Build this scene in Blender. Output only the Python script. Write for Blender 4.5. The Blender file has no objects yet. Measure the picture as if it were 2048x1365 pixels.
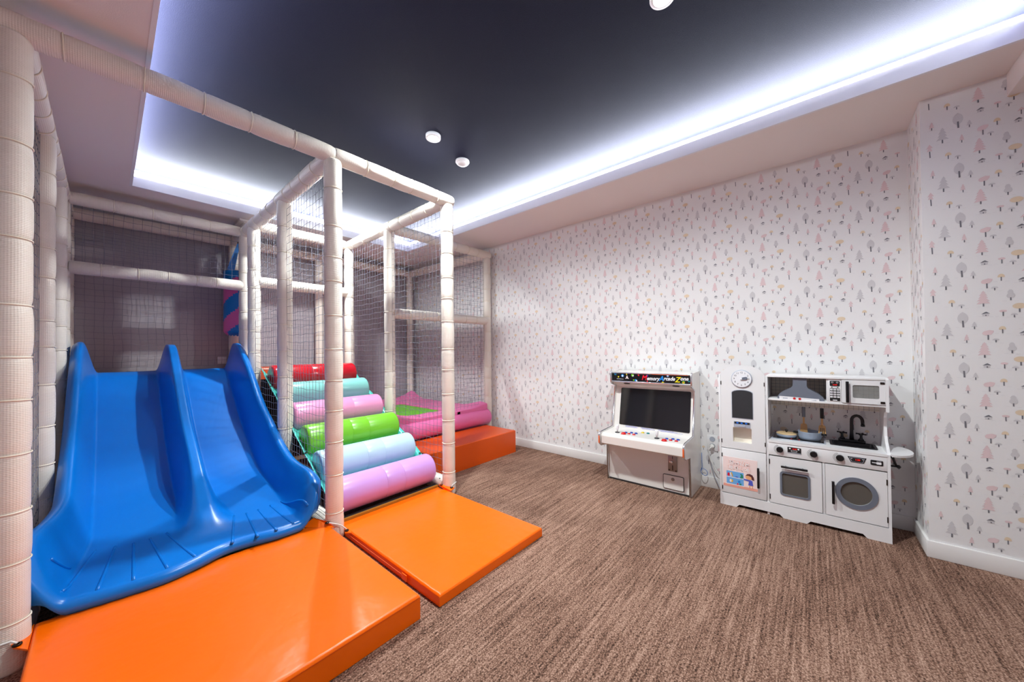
import bpy, bmesh, math, random
from mathutils import Vector, Matrix
random.seed(7)
PI = math.pi
SC = bpy.context.scene
COL = SC.collection

# ------------------------------------------------------------------ camera, world, lights, exposure
def make_camera():
    f, yaw, pitch, roll, cx, cy = 695.342, 0.869903785, 0.0110426, -0.0105707, 1036.96, 695.258
    fw = Vector((math.sin(yaw)*math.cos(pitch), math.cos(yaw)*math.cos(pitch), math.sin(pitch)))
    r0 = Vector((math.cos(yaw), -math.sin(yaw), 0)); u0 = r0.cross(fw)
    r = math.cos(roll)*r0 + math.sin(roll)*u0
    u = -math.sin(roll)*r0 + math.cos(roll)*u0
    cd = bpy.data.cameras.new('camera'); co = bpy.data.objects.new('camera', cd); COL.objects.link(co)
    m = Matrix((r, u, -fw)).transposed().to_4x4(); m.translation = Vector((0, 0, 1.1))
    co.matrix_world = m
    cd.sensor_width = 36; cd.lens = f*36/2048
    cd.shift_x = (1024-cx)/2048; cd.shift_y = (cy-682.5)/2048
    cd.clip_start = .02
    SC.camera = co
make_camera()

w = bpy.data.worlds.new('world'); SC.world = w; w.use_nodes = True
w.node_tree.nodes['Background'].inputs[0].default_value = (.8, .85, 1, 1)
w.node_tree.nodes['Background'].inputs[1].default_value = .05
SC.view_settings.view_transform = 'Standard'; SC.view_settings.look = 'None'
SC.view_settings.gamma = 1; SC.view_settings.use_curve_mapping = False
SC.view_settings.exposure = 0.2
ZC = 2.575                      # recessed ceiling
DOWNLIGHTS = [(1.43, 1.945), (1.48, .45), (1.40, 3.44), (1.48, -1.05)]  # last entry is an unseen fill lamp added behind the camera
DL_POWER, COVE_POWER = 160, 36
def lamp_spot(x, y):
    l = bpy.data.lights.new('downlight_lamp', 'SPOT'); l.energy = DL_POWER; l.spot_size = math.radians(168); l.spot_blend = .85
    l.shadow_soft_size = .03; l.color = (.93, 1, .995)
    o = bpy.data.objects.new('downlight_lamp', l); COL.objects.link(o); o.location = (x, y, ZC-.022)
for x, y in DOWNLIGHTS: lamp_spot(x, y)
def cove(p, length, axis, inward, per_m):
    l = bpy.data.lights.new('cove_lamp', 'AREA'); l.shape = 'RECTANGLE'; l.size = length; l.size_y = .03
    l.energy = per_m*length; l.color = (.88, .93, 1)
    o = bpy.data.objects.new('cove_lamp', l); COL.objects.link(o)
    zd = -Vector((inward[0], inward[1], 1.25)).normalized()      # area lamps shine along -z
    xd = Vector(axis); yd = zd.cross(xd)
    m = Matrix((xd, yd, zd)).transposed().to_4x4(); m.translation = Vector(p); o.matrix_world = m
CX0, CX1, CY0, CY1 = .11, 2.525, -.73, 3.992      # cove opening
ZS, ZL = 2.408, 2.484                             # soffit, top of lip
cove((CX1+.05, (CY0+CY1)/2, ZS+.071), CY1-CY0, (0, 1, 0), (-1, 0), COVE_POWER)
cove(((CX0+CX1)/2, CY1+.05, ZS+.071), CX1-CX0, (1, 0, 0), (0, -1), COVE_POWER)
cove((CX0-.05, (CY0+CY1)/2, ZS+.071), CY1-CY0, (0, 1, 0), (1, 0), COVE_POWER*.55)
cove(((CX0+CX1)/2, CY0-.05, ZS+.071), CX1-CX0, (1, 0, 0), (0, 1), COVE_POWER*.8)

# ------------------------------------------------------------------ materials
def lin(c): return tuple((v/255/12.92 if v/255 <= .04045 else ((v/255+.055)/1.055)**2.4) for v in c)
def mat(name, rgb, rough=.5, metal=0, bump=None, spec=.5, emit=0, noise=None, coat=0, trans=0):
    m = bpy.data.materials.new(name); m.use_nodes = True
    nt = m.node_tree; b = nt.nodes['Principled BSDF']
    c = (*lin(rgb), 1)
    b.inputs['Base Color'].default_value = c; b.inputs['Roughness'].default_value = rough
    b.inputs['Metallic'].default_value = metal; b.inputs['Specular IOR Level'].default_value = spec
    b.inputs['Coat Weight'].default_value = coat
    b.inputs['Transmission Weight'].default_value = trans
    if emit:
        b.inputs['Emission Color'].default_value = c; b.inputs['Emission Strength'].default_value = emit
    tc = nt.nodes.new('ShaderNodeTexCoord')
    if noise:                                   # colour grain (scale, amount)
        n = nt.nodes.new('ShaderNodeTexNoise'); n.inputs['Scale'].default_value = noise[0]; n.inputs['Detail'].default_value = 3
        nt.links.new(tc.outputs['Object'], n.inputs['Vector'])
        mr = nt.nodes.new('ShaderNodeMapRange'); mr.inputs['To Min'].default_value = 1-noise[1]; mr.inputs['To Max'].default_value = 1+noise[1]
        nt.links.new(n.outputs['Fac'], mr.inputs['Value'])
        mx = nt.nodes.new('ShaderNodeVectorMath'); mx.operation = 'SCALE'; mx.inputs[0].default_value = c[:3]
        nt.links.new(mr.outputs['Result'], mx.inputs['Scale']); nt.links.new(mx.outputs['Vector'], b.inputs['Base Color'])
    if bump:                                    # (scale, strength, distance)
        n = nt.nodes.new('ShaderNodeTexNoise'); n.inputs['Scale'].default_value = bump[0]; n.inputs['Detail'].default_value = 2
        nt.links.new(tc.outputs['Object'], n.inputs['Vector'])
        bp = nt.nodes.new('ShaderNodeBump'); bp.inputs['Strength'].default_value = bump[1]; bp.inputs['Distance'].default_value = bump[2]
        nt.links.new(n.outputs['Fac'], bp.inputs['Height']); nt.links.new(bp.outputs['Normal'], b.inputs['Normal'])
    return m
def math_node(nt, op, a, b=None):
    n = nt.nodes.new('ShaderNodeMath'); n.operation = op
    for i, v in enumerate((a, b)):
        if v is None: continue
        if isinstance(v, (int, float)): n.inputs[i].default_value = v
        else: nt.links.new(v, n.inputs[i])
    return n.outputs[0]
def sleeve_material():                           # woven plastic sleeve over foam: fine rings and lengthwise threads
    m = mat('woven_sleeve', (234, 225, 214), .34, noise=(9, .05))
    nt = m.node_tree; b = nt.nodes['Principled BSDF']
    tc = nt.nodes.new('ShaderNodeTexCoord'); s = nt.nodes.new('ShaderNodeSeparateXYZ'); nt.links.new(tc.outputs['Object'], s.inputs[0])
    ring = math_node(nt, 'SINE', math_node(nt, 'MULTIPLY', s.outputs[2], 2*PI/.0062))
    th = math_node(nt, 'SINE', math_node(nt, 'MULTIPLY', math_node(nt, 'ARCTAN2', s.outputs[1], s.outputs[0]), 44))
    h = math_node(nt, 'ADD', ring, math_node(nt, 'MULTIPLY', th, .6))
    bp = nt.nodes.new('ShaderNodeBump'); bp.inputs['Strength'].default_value = .35; bp.inputs['Distance'].default_value = .0009
    nt.links.new(h, bp.inputs['Height']); nt.links.new(bp.outputs['Normal'], b.inputs['Normal'])
    return m
def carpet_material():
    m = mat('loop_carpet', (128, 98, 82), .95, spec=.15)
    nt = m.node_tree; b = nt.nodes['Principled BSDF']; L = nt.links
    tc = nt.nodes.new('ShaderNodeTexCoord')
    def nz(sx, sy, detail=2, scale=1):
        mp = nt.nodes.new('ShaderNodeMapping'); mp.inputs['Scale'].default_value = (sx, sy, 1); L.new(tc.outputs['Object'], mp.inputs[0])
        n = nt.nodes.new('ShaderNodeTexNoise'); n.inputs['Scale'].default_value = scale; n.inputs['Detail'].default_value = detail
        L.new(mp.outputs[0], n.inputs['Vector']); return n.outputs['Fac']
    streak = nz(2.2, 120, 2); streak2 = nz(5, 45, 2); grain = nz(190, 190, 1); patch = nz(1.5, 2.5, 1)
    v = nt.nodes.new('ShaderNodeTexVoronoi'); mp = nt.nodes.new('ShaderNodeMapping'); mp.inputs['Scale'].default_value = (150, 185, 1)
    L.new(tc.outputs['Object'], mp.inputs[0]); L.new(mp.outputs[0], v.inputs['Vector']); v.inputs['Scale'].default_value = 1
    f = math_node(nt, 'ADD', math_node(nt, 'MULTIPLY', streak, .34), math_node(nt, 'MULTIPLY', streak2, .2))
    f = math_node(nt, 'ADD', f, math_node(nt, 'MULTIPLY', grain, .46))
    f = math_node(nt, 'ADD', f, math_node(nt, 'MULTIPLY', patch, .16))
    f = math_node(nt, 'SUBTRACT', f, math_node(nt, 'MULTIPLY', v.outputs['Distance'], .25))
    cr = nt.nodes.new('ShaderNodeValToRGB'); L.new(f, cr.inputs[0])
    e = cr.color_ramp.elements
    e[0].position = .27; e[0].color = (*lin((52, 36, 28)), 1); e[1].position = .66; e[1].color = (*lin((190, 156, 137)), 1)
    k = e.new(.43); k.color = (*lin((124, 92, 77)), 1)
    L.new(cr.outputs[0], b.inputs['Base Color'])
    bp = nt.nodes.new('ShaderNodeBump'); bp.inputs['Strength'].default_value = .7; bp.inputs['Distance'].default_value = .003; bp.invert = True
    L.new(v.outputs['Distance'], bp.inputs['Height']); L.new(bp.outputs['Normal'], b.inputs['Normal'])
    return m
def film_glass(name, tint, k):
    m = bpy.data.materials.new(name); m.use_nodes = True; nt = m.node_tree
    b = nt.nodes['Principled BSDF']; b.inputs['Base Color'].default_value = (*lin(tint), 1); b.inputs['Roughness'].default_value = .12
    t = nt.nodes.new('ShaderNodeBsdfTransparent'); mx = nt.nodes.new('ShaderNodeMixShader'); mx.inputs[0].default_value = k
    nt.links.new(t.outputs[0], mx.inputs[1]); nt.links.new(b.outputs[0], mx.inputs[2])
    nt.links.new(mx.outputs[0], nt.nodes['Material Output'].inputs[0]); return m
M = dict(
    wall=mat('wallpaper_ground', (236, 234, 234), .8, bump=(420, .25, .0006), spec=.25),
    grey_wall=mat('grey_fabric_wallpaper', (178, 170, 176), .85, bump=(300, .4, .001), noise=(60, .06), spec=.2),
    soffit=mat('soffit_paper', (240, 232, 228), .85, bump=(260, .3, .0008), spec=.2),
    lip=mat('white_lip', (240, 240, 242), .6),
    dark=mat('dark_ceiling_paper', (28, 30, 50), .7, bump=(320, .6, .0012), noise=(240, .28), spec=.1),
    base=mat('baseboard_white', (232, 229, 227), .4),
    carpet=carpet_material(), sleeve=sleeve_material(),
    tie=mat('cable_tie_nylon', (240, 230, 212), .4),
    net=mat('net_cord', (112, 114, 130), .6), blue=mat('blue_rotomoulded_plastic', (0, 116, 208), .3, bump=(90, .12, .001), spec=.5),
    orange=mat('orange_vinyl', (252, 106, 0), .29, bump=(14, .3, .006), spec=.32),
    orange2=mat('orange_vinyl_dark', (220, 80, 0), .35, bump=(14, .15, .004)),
    teal=mat('teal_vinyl', (70, 190, 178), .35), red=mat('red_vinyl', (196, 14, 30), .22, bump=(12, .15, .005)),
    aqua=mat('aqua_vinyl', (142, 216, 208), .3, bump=(12, .12, .005)), pink=mat('pink_vinyl', (222, 142, 186), .3, bump=(12, .12, .005)),
    green=mat('green_vinyl', (112, 184, 42), .3, bump=(12, .12, .005)), pale=mat('pale_blue_vinyl', (180, 208, 226), .3, bump=(12, .12, .005)),
    lav=mat('lavender_vinyl', (198, 150, 220), .3, bump=(12, .12, .005)), rose=mat('rose_vinyl', (228, 112, 168), .38, bump=(20, .3, .006)),
    seam=mat('seam_thread', (200, 180, 190), .5), lawn=mat('green_bed_vinyl', (106, 190, 32), .42),
    bagblue=mat('bag_blue', (0, 128, 204), .35, bump=(25, .3, .004)), bagpink=mat('bag_pink', (228, 104, 168), .35, bump=(25, .3, .004)),
    white=mat('white_lacquer', (236, 235, 236), .3, spec=.5), warmwhite=mat('arcade_white', (232, 227, 222), .16, spec=.55),
    black=mat('black_plastic', (16, 16, 20), .28), slate=mat('blackboard', (44, 44, 48), .7, noise=(60, .12)),
    grey=mat('grey_paint', (112, 118, 132), .42), lgrey=mat('light_grey_paint', (176, 182, 196), .4),
    cream=mat('cream_recess', (240, 232, 220), .6), chrome=mat('chrome', (235, 235, 240), .24, 1),
    steel=mat('brushed_steel', (150, 142, 138), .35, 1), screen=mat('screen_glass', (14, 15, 19), .08, spec=.6),
    redp=mat('red_plastic', (205, 22, 24), .3), bluep=mat('blue_plastic', (28, 62, 168), .3), yellowp=mat('yellow_plastic', (226, 196, 20), .35),
    greenp=mat('green_plastic', (20, 126, 128), .3), wood=mat('beech_wood', (206, 160, 106), .5, noise=(30, .08)), lid=mat('pale_wood_lid', (222, 192, 146), .5),
    pot=mat('grey_enamel', (148, 160, 178), .3), hob=mat('hob_glass', (34, 34, 36), .05, spec=.6),
    glass=film_glass('smoked_pane', (112, 106, 100), .62), clear=film_glass('clear_pane', (190, 190, 186), .3),
    inside=mat('cupboard_inside', (118, 108, 98), .7), lens=mat('lamp_lens', (255, 250, 240), .4, emit=14),
    ink=mat('ink_black', (22, 22, 24), .5), redled=mat('red_led', (255, 26, 16), .4, emit=.8), blueled=mat('blue_led', (24, 96, 190), .4, emit=.5),
    p_pink=mat('print_pink', (229, 205, 207), .8, spec=.2), p_grey=mat('print_grey', (212, 209, 211), .8, noise=(900, .06), spec=.2), p_yel=mat('print_ochre', (230, 209, 182), .8, noise=(900, .08), spec=.2),
    p_dark=mat('print_trunk', (122, 121, 128), .8, spec=.2), p_line=mat('print_line', (214, 212, 215), .8, spec=.2),
    po_pink=mat('poster_pink', (250, 226, 222), .6), po_coral=mat('poster_coral', (242, 168, 150), .6), po_blue=mat('poster_blue', (112, 176, 234), .6),
    po_white=mat('poster_white', (250, 240, 240), .6), po_hair=mat('poster_brown', (92, 42, 44), .6), po_skin=mat('poster_skin', (244, 178, 128), .6),
    po_dress=mat('poster_violet', (88, 96, 200), .6), po_green=mat('poster_green', (36, 134, 104), .6), po_yel=mat('poster_yellow', (240, 184, 48), .6),
    mq_red=mat('marquee_red', (238, 30, 50), .3), mq_blue=mat('marquee_blue', (20, 140, 232), .3), mq_yel=mat('marquee_yellow', (240, 222, 30), .3),
    mq_white=mat('marquee_white', (240, 240, 244), .3), mq_bg=mat('marquee_black', (10, 10, 14), .15), mq_orange=mat('orange_reflector', (240, 106, 48), .3),
    cord=mat('white_cord', (232, 230, 226), .45), bluewire=mat('blue_wire', (24, 92, 170), .4), eyelet=mat('dark_eyelet', (52, 40, 34), .35, .8),
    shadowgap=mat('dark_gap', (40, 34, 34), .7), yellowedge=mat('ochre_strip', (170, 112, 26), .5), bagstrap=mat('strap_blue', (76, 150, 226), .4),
)

# ------------------------------------------------------------------ mesh helpers
WLOC = {}
class MB:
    def __init__(s): s.v = []; s.f = []; s.m = []; s.sm = []
    def add(s, verts, faces, m=0, smooth=False):
        o = len(s.v); s.v += [tuple(p) for p in verts]
        for f in faces: s.f.append([o+i for i in f]); s.m.append(m); s.sm.append(smooth)
        return s
    def box(s, x0, x1, y0, y1, z0, z1, m=0, b=0.0):
        x0, x1 = sorted((x0, x1)); y0, y1 = sorted((y0, y1)); z0, z1 = sorted((z0, z1))
        if b <= 0:
            v = [(x, y, z) for x in (x0, x1) for y in (y0, y1) for z in (z0, z1)]
            return s.add(v, [(0, 1, 3, 2), (4, 6, 7, 5), (0, 4, 5, 1), (2, 3, 7, 6), (0, 2, 6, 4), (1, 5, 7, 3)], m)
        bm = bmesh.new(); bmesh.ops.create_cube(bm, size=1)
        for q in bm.verts: q.co = ((x0+x1)/2+q.co.x*(x1-x0), (y0+y1)/2+q.co.y*(y1-y0), (z0+z1)/2+q.co.z*(z1-z0))
        bmesh.ops.bevel(bm, geom=bm.edges[:], offset=b, segments=2, affect='EDGES', profile=.5)
        return s.bm(bm, m, True)
    def bm(s, bm, m=0, smooth=False):
        bm.verts.index_update()
        s.add([q.co[:] for q in bm.verts], [[q.index for q in f.verts] for f in bm.faces], m, smooth); bm.free(); return s
    def tube(s, pts, r, n=8, m=0, caps=True, closed=False, smooth=True):
        pts = [Vector(p) for p in pts]; k = len(pts); rs = r if isinstance(r, (list, tuple)) else [r]*k
        up = None; vv = []
        for i, p in enumerate(pts):
            t = (pts[(i+1) % k]-pts[i-1]) if closed else (pts[min(i+1, k-1)]-pts[max(i-1, 0)])
            t.normalize()
            if up is None:
                a = Vector((0, 0, 1)) if abs(t.z) < .9 else Vector((1, 0, 0)); up = (a-t*a.dot(t)).normalized()
            else: up = (up-t*up.dot(t)).normalized()
            sd = t.cross(up)
            vv += [p+(up*math.cos(2*PI*j/n)+sd*math.sin(2*PI*j/n))*rs[i] for j in range(n)]
        fs = [(i*n+j, i*n+(j+1) % n, ((i+1) % k)*n+(j+1) % n, ((i+1) % k)*n+j) for i in range(k if closed else k-1) for j in range(n)]
        if caps and not closed: fs += [tuple(range(n-1, -1, -1)), tuple(range((k-1)*n, k*n))]
        return s.add(vv, fs, m, smooth)
    def lathe(s, prof, c, axis='z', n=24, m=0, smooth=True, caps=True):      # prof: (radius, height)
        vv = []
        for r, h in prof:
            for j in range(n):
                a = 2*PI*j/n; x, y = r*math.cos(a), r*math.sin(a)
                vv.append({'z': (c[0]+x, c[1]+y, c[2]+h), 'x': (c[0]+h, c[1]+x, c[2]+y), 'y': (c[0]+y, c[1]+h, c[2]+x)}[axis])
        k = len(prof)
        fs = [(i*n+j, i*n+(j+1) % n, (i+1)*n+(j+1) % n, (i+1)*n+j) for i in range(k-1) for j in range(n)]
        s.add(vv, fs, m, smooth)
        if caps:
            o = len(s.v)-k*n
            for ring in (range(n-1, -1, -1), range((k-1)*n, k*n)):
                s.f.append([o+i for i in ring]); s.m.append(m); s.sm.append(False)
        return s
    def prism(s, pts, fn, d0, d1, m=0):          # pts 2-D, fn(u, v, d) -> xyz
        n = len(pts); v = [fn(a, b, d0) for a, b in pts]+[fn(a, b, d1) for a, b in pts]
        fs = [tuple(range(n)), tuple(range(2*n-1, n-1, -1))]+[(i, i+n, (i+1) % n+n, (i+1) % n) for i in range(n)]
        return s.add(v, fs, m)
    def flat(s, pts, fn, d, m=0): return s.add([fn(a, b, d) for a, b in pts], [tuple(range(len(pts)))], m)
    def ring(s, outer, inner, fn, d0, d1, m=0):  # panel with a hole, loops of equal length
        n = len(outer); v = [fn(*p, d) for d in (d0, d1) for L in (outer, inner) for p in L]
        fs = []
        for i in range(n):
            j = (i+1) % n
            fs += [(i, j, n+j, n+i), (2*n+i, 3*n+i, 3*n+j, 2*n+j), (i, 2*n+i, 2*n+j, j), (n+i, n+j, 3*n+j, 3*n+i)]
        return s.add(v, fs, m)
    def build(s, name, mats, parent=None, label=None, recalc=True):
        if not isinstance(mats, (list, tuple)): mats = [mats]
        xs, ys, zs = zip(*s.v)
        c = Vector(((min(xs)+max(xs))/2, (min(ys)+max(ys))/2, min(zs)))
        me = bpy.data.meshes.new(name); me.from_pydata([Vector(p)-c for p in s.v], [], s.f)
        me.polygons.foreach_set('material_index', s.m); me.polygons.foreach_set('use_smooth', s.sm)
        for q in mats: me.materials.append(q)
        if recalc:
            bm = bmesh.new(); bm.from_mesh(me); bmesh.ops.recalc_face_normals(bm, faces=bm.faces); bm.to_mesh(me); bm.free()
        return link(name, me, c, parent, label)
def link(name, me, c, parent=None, label=None, rot=None):
    o = bpy.data.objects.new(name, me); COL.objects.link(o); c = Vector(c)
    if parent is not None: o.parent = parent; o.location = c-WLOC[parent]
    else: o.location = c
    WLOC[o] = c
    if rot is not None: o.rotation_mode = 'QUATERNION'; o.rotation_quaternion = rot
    if label: o['label'] = label
    return o
def tag(o, label, cat, group=None):
    o['label'] = label; o['category'] = cat
    if group: o['group'] = group
    return o
def thing(name, loc, label, cat, group=None):
    o = bpy.data.objects.new(name, None); COL.objects.link(o); o.location = loc; WLOC[o] = Vector(loc); o.empty_display_size = .1
    return tag(o, label, cat, group)
def struct(o): o['kind'] = 'structure'; return o
def stuff(o): o['kind'] = 'stuff'; return o
def FX(u, v, d): return (d, -u, v)               # faces -x: u to the viewer's right, d = x
def ell(cx, cy, rx, ry, n=24, a0=0, a1=2*PI):
    full = abs(a1-a0-2*PI) < 1e-6
    return [(cx+rx*math.cos(a0+(a1-a0)*i/(n if full else n-1)), cy+ry*math.sin(a0+(a1-a0)*i/(n if full else n-1))) for i in range(n)]
def rrect(u0, u1, v0, v1, r, k=4):
    out = []
    for cx, cy, a in ((u1-r, v1-r, 0), (u0+r, v1-r, PI/2), (u0+r, v0+r, PI), (u1-r, v0+r, 1.5*PI)):
        out += [(cx+r*math.cos(a+PI/2*i/k), cy+r*math.sin(a+PI/2*i/k)) for i in range(k+1)]
    return out
def outer_for(inner, u0, u1, v0, v1):            # project each inner point outwards onto a rectangle
    cx = sum(p[0] for p in inner)/len(inner); cy = sum(p[1] for p in inner)/len(inner); out = []
    iu0, iu1 = min(p[0] for p in inner), max(p[0] for p in inner); iv0, iv1 = min(p[1] for p in inner), max(p[1] for p in inner)
    for p in inner:
        a = (p[0]-cx)/((iu1-iu0)/2); b = (p[1]-cy)/((iv1-iv0)/2); k = max(abs(a), abs(b), 1e-6); a /= k; b /= k
        out.append((cx+a*(u1-cx) if a > 0 else cx+a*(cx-u0), cy+b*(v1-cy) if b > 0 else cy+b*(cy-v0)))
    return out
def smooth(a, b, x):
    t = min(max((x-a)/(b-a), 0), 1); return t*t*(3-2*t)
def curve(pts):                                  # Catmull-Rom through (x, y) with x increasing
    pts = sorted(pts)
    def f(x):
        if x <= pts[0][0]: return pts[0][1]
        if x >= pts[-1][0]: return pts[-1][1]
        i = max(j for j in range(len(pts)-1) if pts[j][0] <= x)
        p = [pts[max(i-1, 0)], pts[i], pts[i+1], pts[min(i+2, len(pts)-1)]]
        h = p[2][0]-p[1][0]; t = (x-p[1][0])/h
        m1 = (p[2][1]-p[0][1])/(p[2][0]-p[0][0])*h; m2 = (p[3][1]-p[1][1])/(p[3][0]-p[1][0])*h
        return (2*t**3-3*t**2+1)*p[1][1]+(t**3-2*t**2+t)*m1+(-2*t**3+3*t**2)*p[2][1]+(t**3-t**2)*m2
    return f
def text(body, size, m, name, parent, pos, label=None, shear=0, bold=0, ext=.0004, align='CENTER', xd=(0, -1, 0), yd=(0, 0, 1)):
    cu = bpy.data.curves.new(name, 'FONT'); cu.body = body; cu.size = size; cu.align_x = align; cu.align_y = 'CENTER'
    cu.shear = shear; cu.offset = bold; cu.extrude = ext; cu.resolution_u = 3
    t = bpy.data.objects.new('tmp', cu); COL.objects.link(t); bpy.context.view_layer.update()
    me = bpy.data.meshes.new_from_object(t.evaluated_get(bpy.context.evaluated_depsgraph_get()))
    bpy.data.objects.remove(t); bpy.data.curves.remove(cu)
    xd, yd = Vector(xd), Vector(yd); zd = xd.cross(yd)
    mm = Matrix((xd, yd, zd)).transposed().to_4x4(); me.transform(mm); me.name = name
    me.materials.clear(); me.materials.append(m)
    return link(name, me, pos, parent, label)
def cushion(mb, x0, x1, y0, y1, z0, z1, r=.014, puff=.004, wr=.0, n=26, m=0, topz=None):
    def edge(a, b):                              # parameter stops denser at the rim
        st = [0, r*.3, r*.65, r, r*1.8]; mid = [r*1.8+(b-a-3.6*r)*(i+1)/(n+1) for i in range(n)]
        return [a+t for t in st+mid+[b-a-t for t in reversed(st)]]
    X, Y = edge(x0, x1), edge(y0, y1); vv = []
    for y in Y:
        for x in X:
            d = min(x-x0, x1-x, y-y0, y1-y)
            z = z1-(r-math.sqrt(max(r*r-max(r-d, 0)**2, 0)))*.9 + puff*smooth(0, .16, d)
            if wr:
                e = 1-smooth(.0, .13, d)
                s = x if min(x-x0, x1-x) > min(y-y0, y1-y) else y
                z += wr*e*smooth(0, .02, d)*math.sin(s*95+2.2*math.sin(s*17))
            if topz: z += topz(x, y)
            vv.append((x, y, z))
    nx, ny = len(X), len(Y)
    mb.add(vv, [(j*nx+i, j*nx+i+1, (j+1)*nx+i+1, (j+1)*nx+i) for j in range(ny-1) for i in range(nx-1)], m, True)
    rim = [vv[i] for i in range(nx)]+[vv[j*nx+nx-1] for j in range(1, ny)]+[vv[(ny-1)*nx+i] for i in range(nx-2, -1, -1)]+[vv[j*nx] for j in range(ny-2, 0, -1)]
    k = len(rim); v2 = rim+[(p[0], p[1], z0) for p in rim]
    mb.add(v2, [(i, (i+1) % k, k+(i+1) % k, k+i) for i in range(k)]+[tuple(range(k, 2*k))], m)
    return mb

# ------------------------------------------------------------------ room shell
XW, XP, YB, XL, YN = 3.105, 2.79, 4.74, -.44, -2.0
struct(MB().box(XL-.1, XW+.1, YN-.1, YB+.1, -.1, 0).build('floor', M['carpet']))
struct(MB().box(XL-.1, XL, YN, YB, 0, ZC+.1).build('wall_left', M['grey_wall']))
struct(MB().box(XL-.1, XW+.1, YB, YB+.1, 0, ZC+.1).build('wall_back', M['grey_wall']))
struct(MB().box(XL-.1, XW+.1, YN-.1, YN, 0, ZC+.1).build('wall_near', M['wall']))
wall_r = struct(MB().box(XW, XW+.1, -.457, YB, 0, ZC+.1).build('wall_right', M['wall']))
wall_p = struct(MB().box(XP, XW+.1, YN, -.457, 0, ZC+.1).build('wall_pier', M['wall']))
struct(MB().box(XL, XW, YN, YB, ZC, ZC+.05).build('ceiling', M['dark']))
sf = MB()
sf.box(CX1, XW, YN, YB, ZS, ZS+.012).box(XL, CX0, YN, YB, ZS, ZS+.012)
sf.box(CX0, CX1, CY1, YB, ZS, ZS+.012).box(CX0, CX1, YN, CY0, ZS, ZS+.012)
struct(sf.build('ceiling.001', M['soffit']))
LT = .016
for i, b in enumerate([(CX1-LT, CX1, CY0, CY1), (CX0, CX0+LT, CY0, CY1), (CX0+LT, CX1-LT, CY1-LT, CY1), (CX0+LT, CX1-LT, CY0, CY0+LT)]):
    struct(MB().box(*b, ZS-.002, ZL).build('trim_%d' % (i+1), M['lip']))
for i, b in enumerate([(CX1+.1, CX1+.12, CY0-.1, CY1+.1), (CX0-.12, CX0-.1, CY0-.1, CY1+.1), (CX0-.1, CX1+.1, CY1+.1, CY1+.12), (CX0-.1, CX1+.1, CY0-.12, CY0-.1)]):
    struct(MB().box(*b, ZS+.012, ZC).build('trim_%d' % (i+5), M['lip']))
struct(MB().box(2.3, XP, -.86, -.735, 2.3, ZS).build('trim_9', M['soffit']))        # hanging header beside the pier
BH, BT = .086, .012
struct(MB().box(XW-BT, XW, -.457, YB, 0, BH, b=.002).build('baseboard_right', M['base']))
struct(MB().box(XP-BT, XP, YN, -.457+BT, 0, BH, b=.002).build('baseboard_pier', M['base']))
struct(MB().box(XP, XW-BT, -.457, -.457+BT, 0, BH, b=.002).build('baseboard_return', M['base']))
struct(MB().box(XL, XW, YB-BT, YB, 0, BH).build('baseboard_back', M['base']))
struct(MB().box(XL, XL+BT, YN, YB, 0, BH).build('baseboard_left', M['base']))

# wallpaper print: little woodland motifs, flat shapes on the paper; tile .3125 x .2535 m
def pine(wd, v0, v1, tiers, top):
    L, R = [], []
    for k in range(tiers):
        a = v1-(v1-v0)*k/tiers; b = v1-(v1-v0)*(k+1)/tiers
        ww = wd/2*((k+1)/tiers)**.6*(.95+.1*(k % 2)); nw = ww*.52
        L += [(-ww, b+.0012*(k % 2)), (-nw if k < tiers-1 else -ww*.2, b+.0022)]; R += [(ww, b+.0016*((k+1) % 2)), (nw if k < tiers-1 else ww*.2, b+.0022)]
    return [(top, v1)]+L+list(reversed(R))
def trunk(wd, v1, lean=0): return [(-wd/2+lean, 0), (wd/2+lean, 0), (wd/2, v1), (-wd/2, v1)]
def dome(wd, v0, v1, n=9, sk=0): return [(-wd/2, v0+sk)]+[(wd/2*math.cos(PI-PI*i/n), v0+(v1-v0)*math.sin(PI*i/n)**.8+sk*math.cos(PI*i/n)) for i in range(1, n)]+[(wd/2, v0-sk)]
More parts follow.
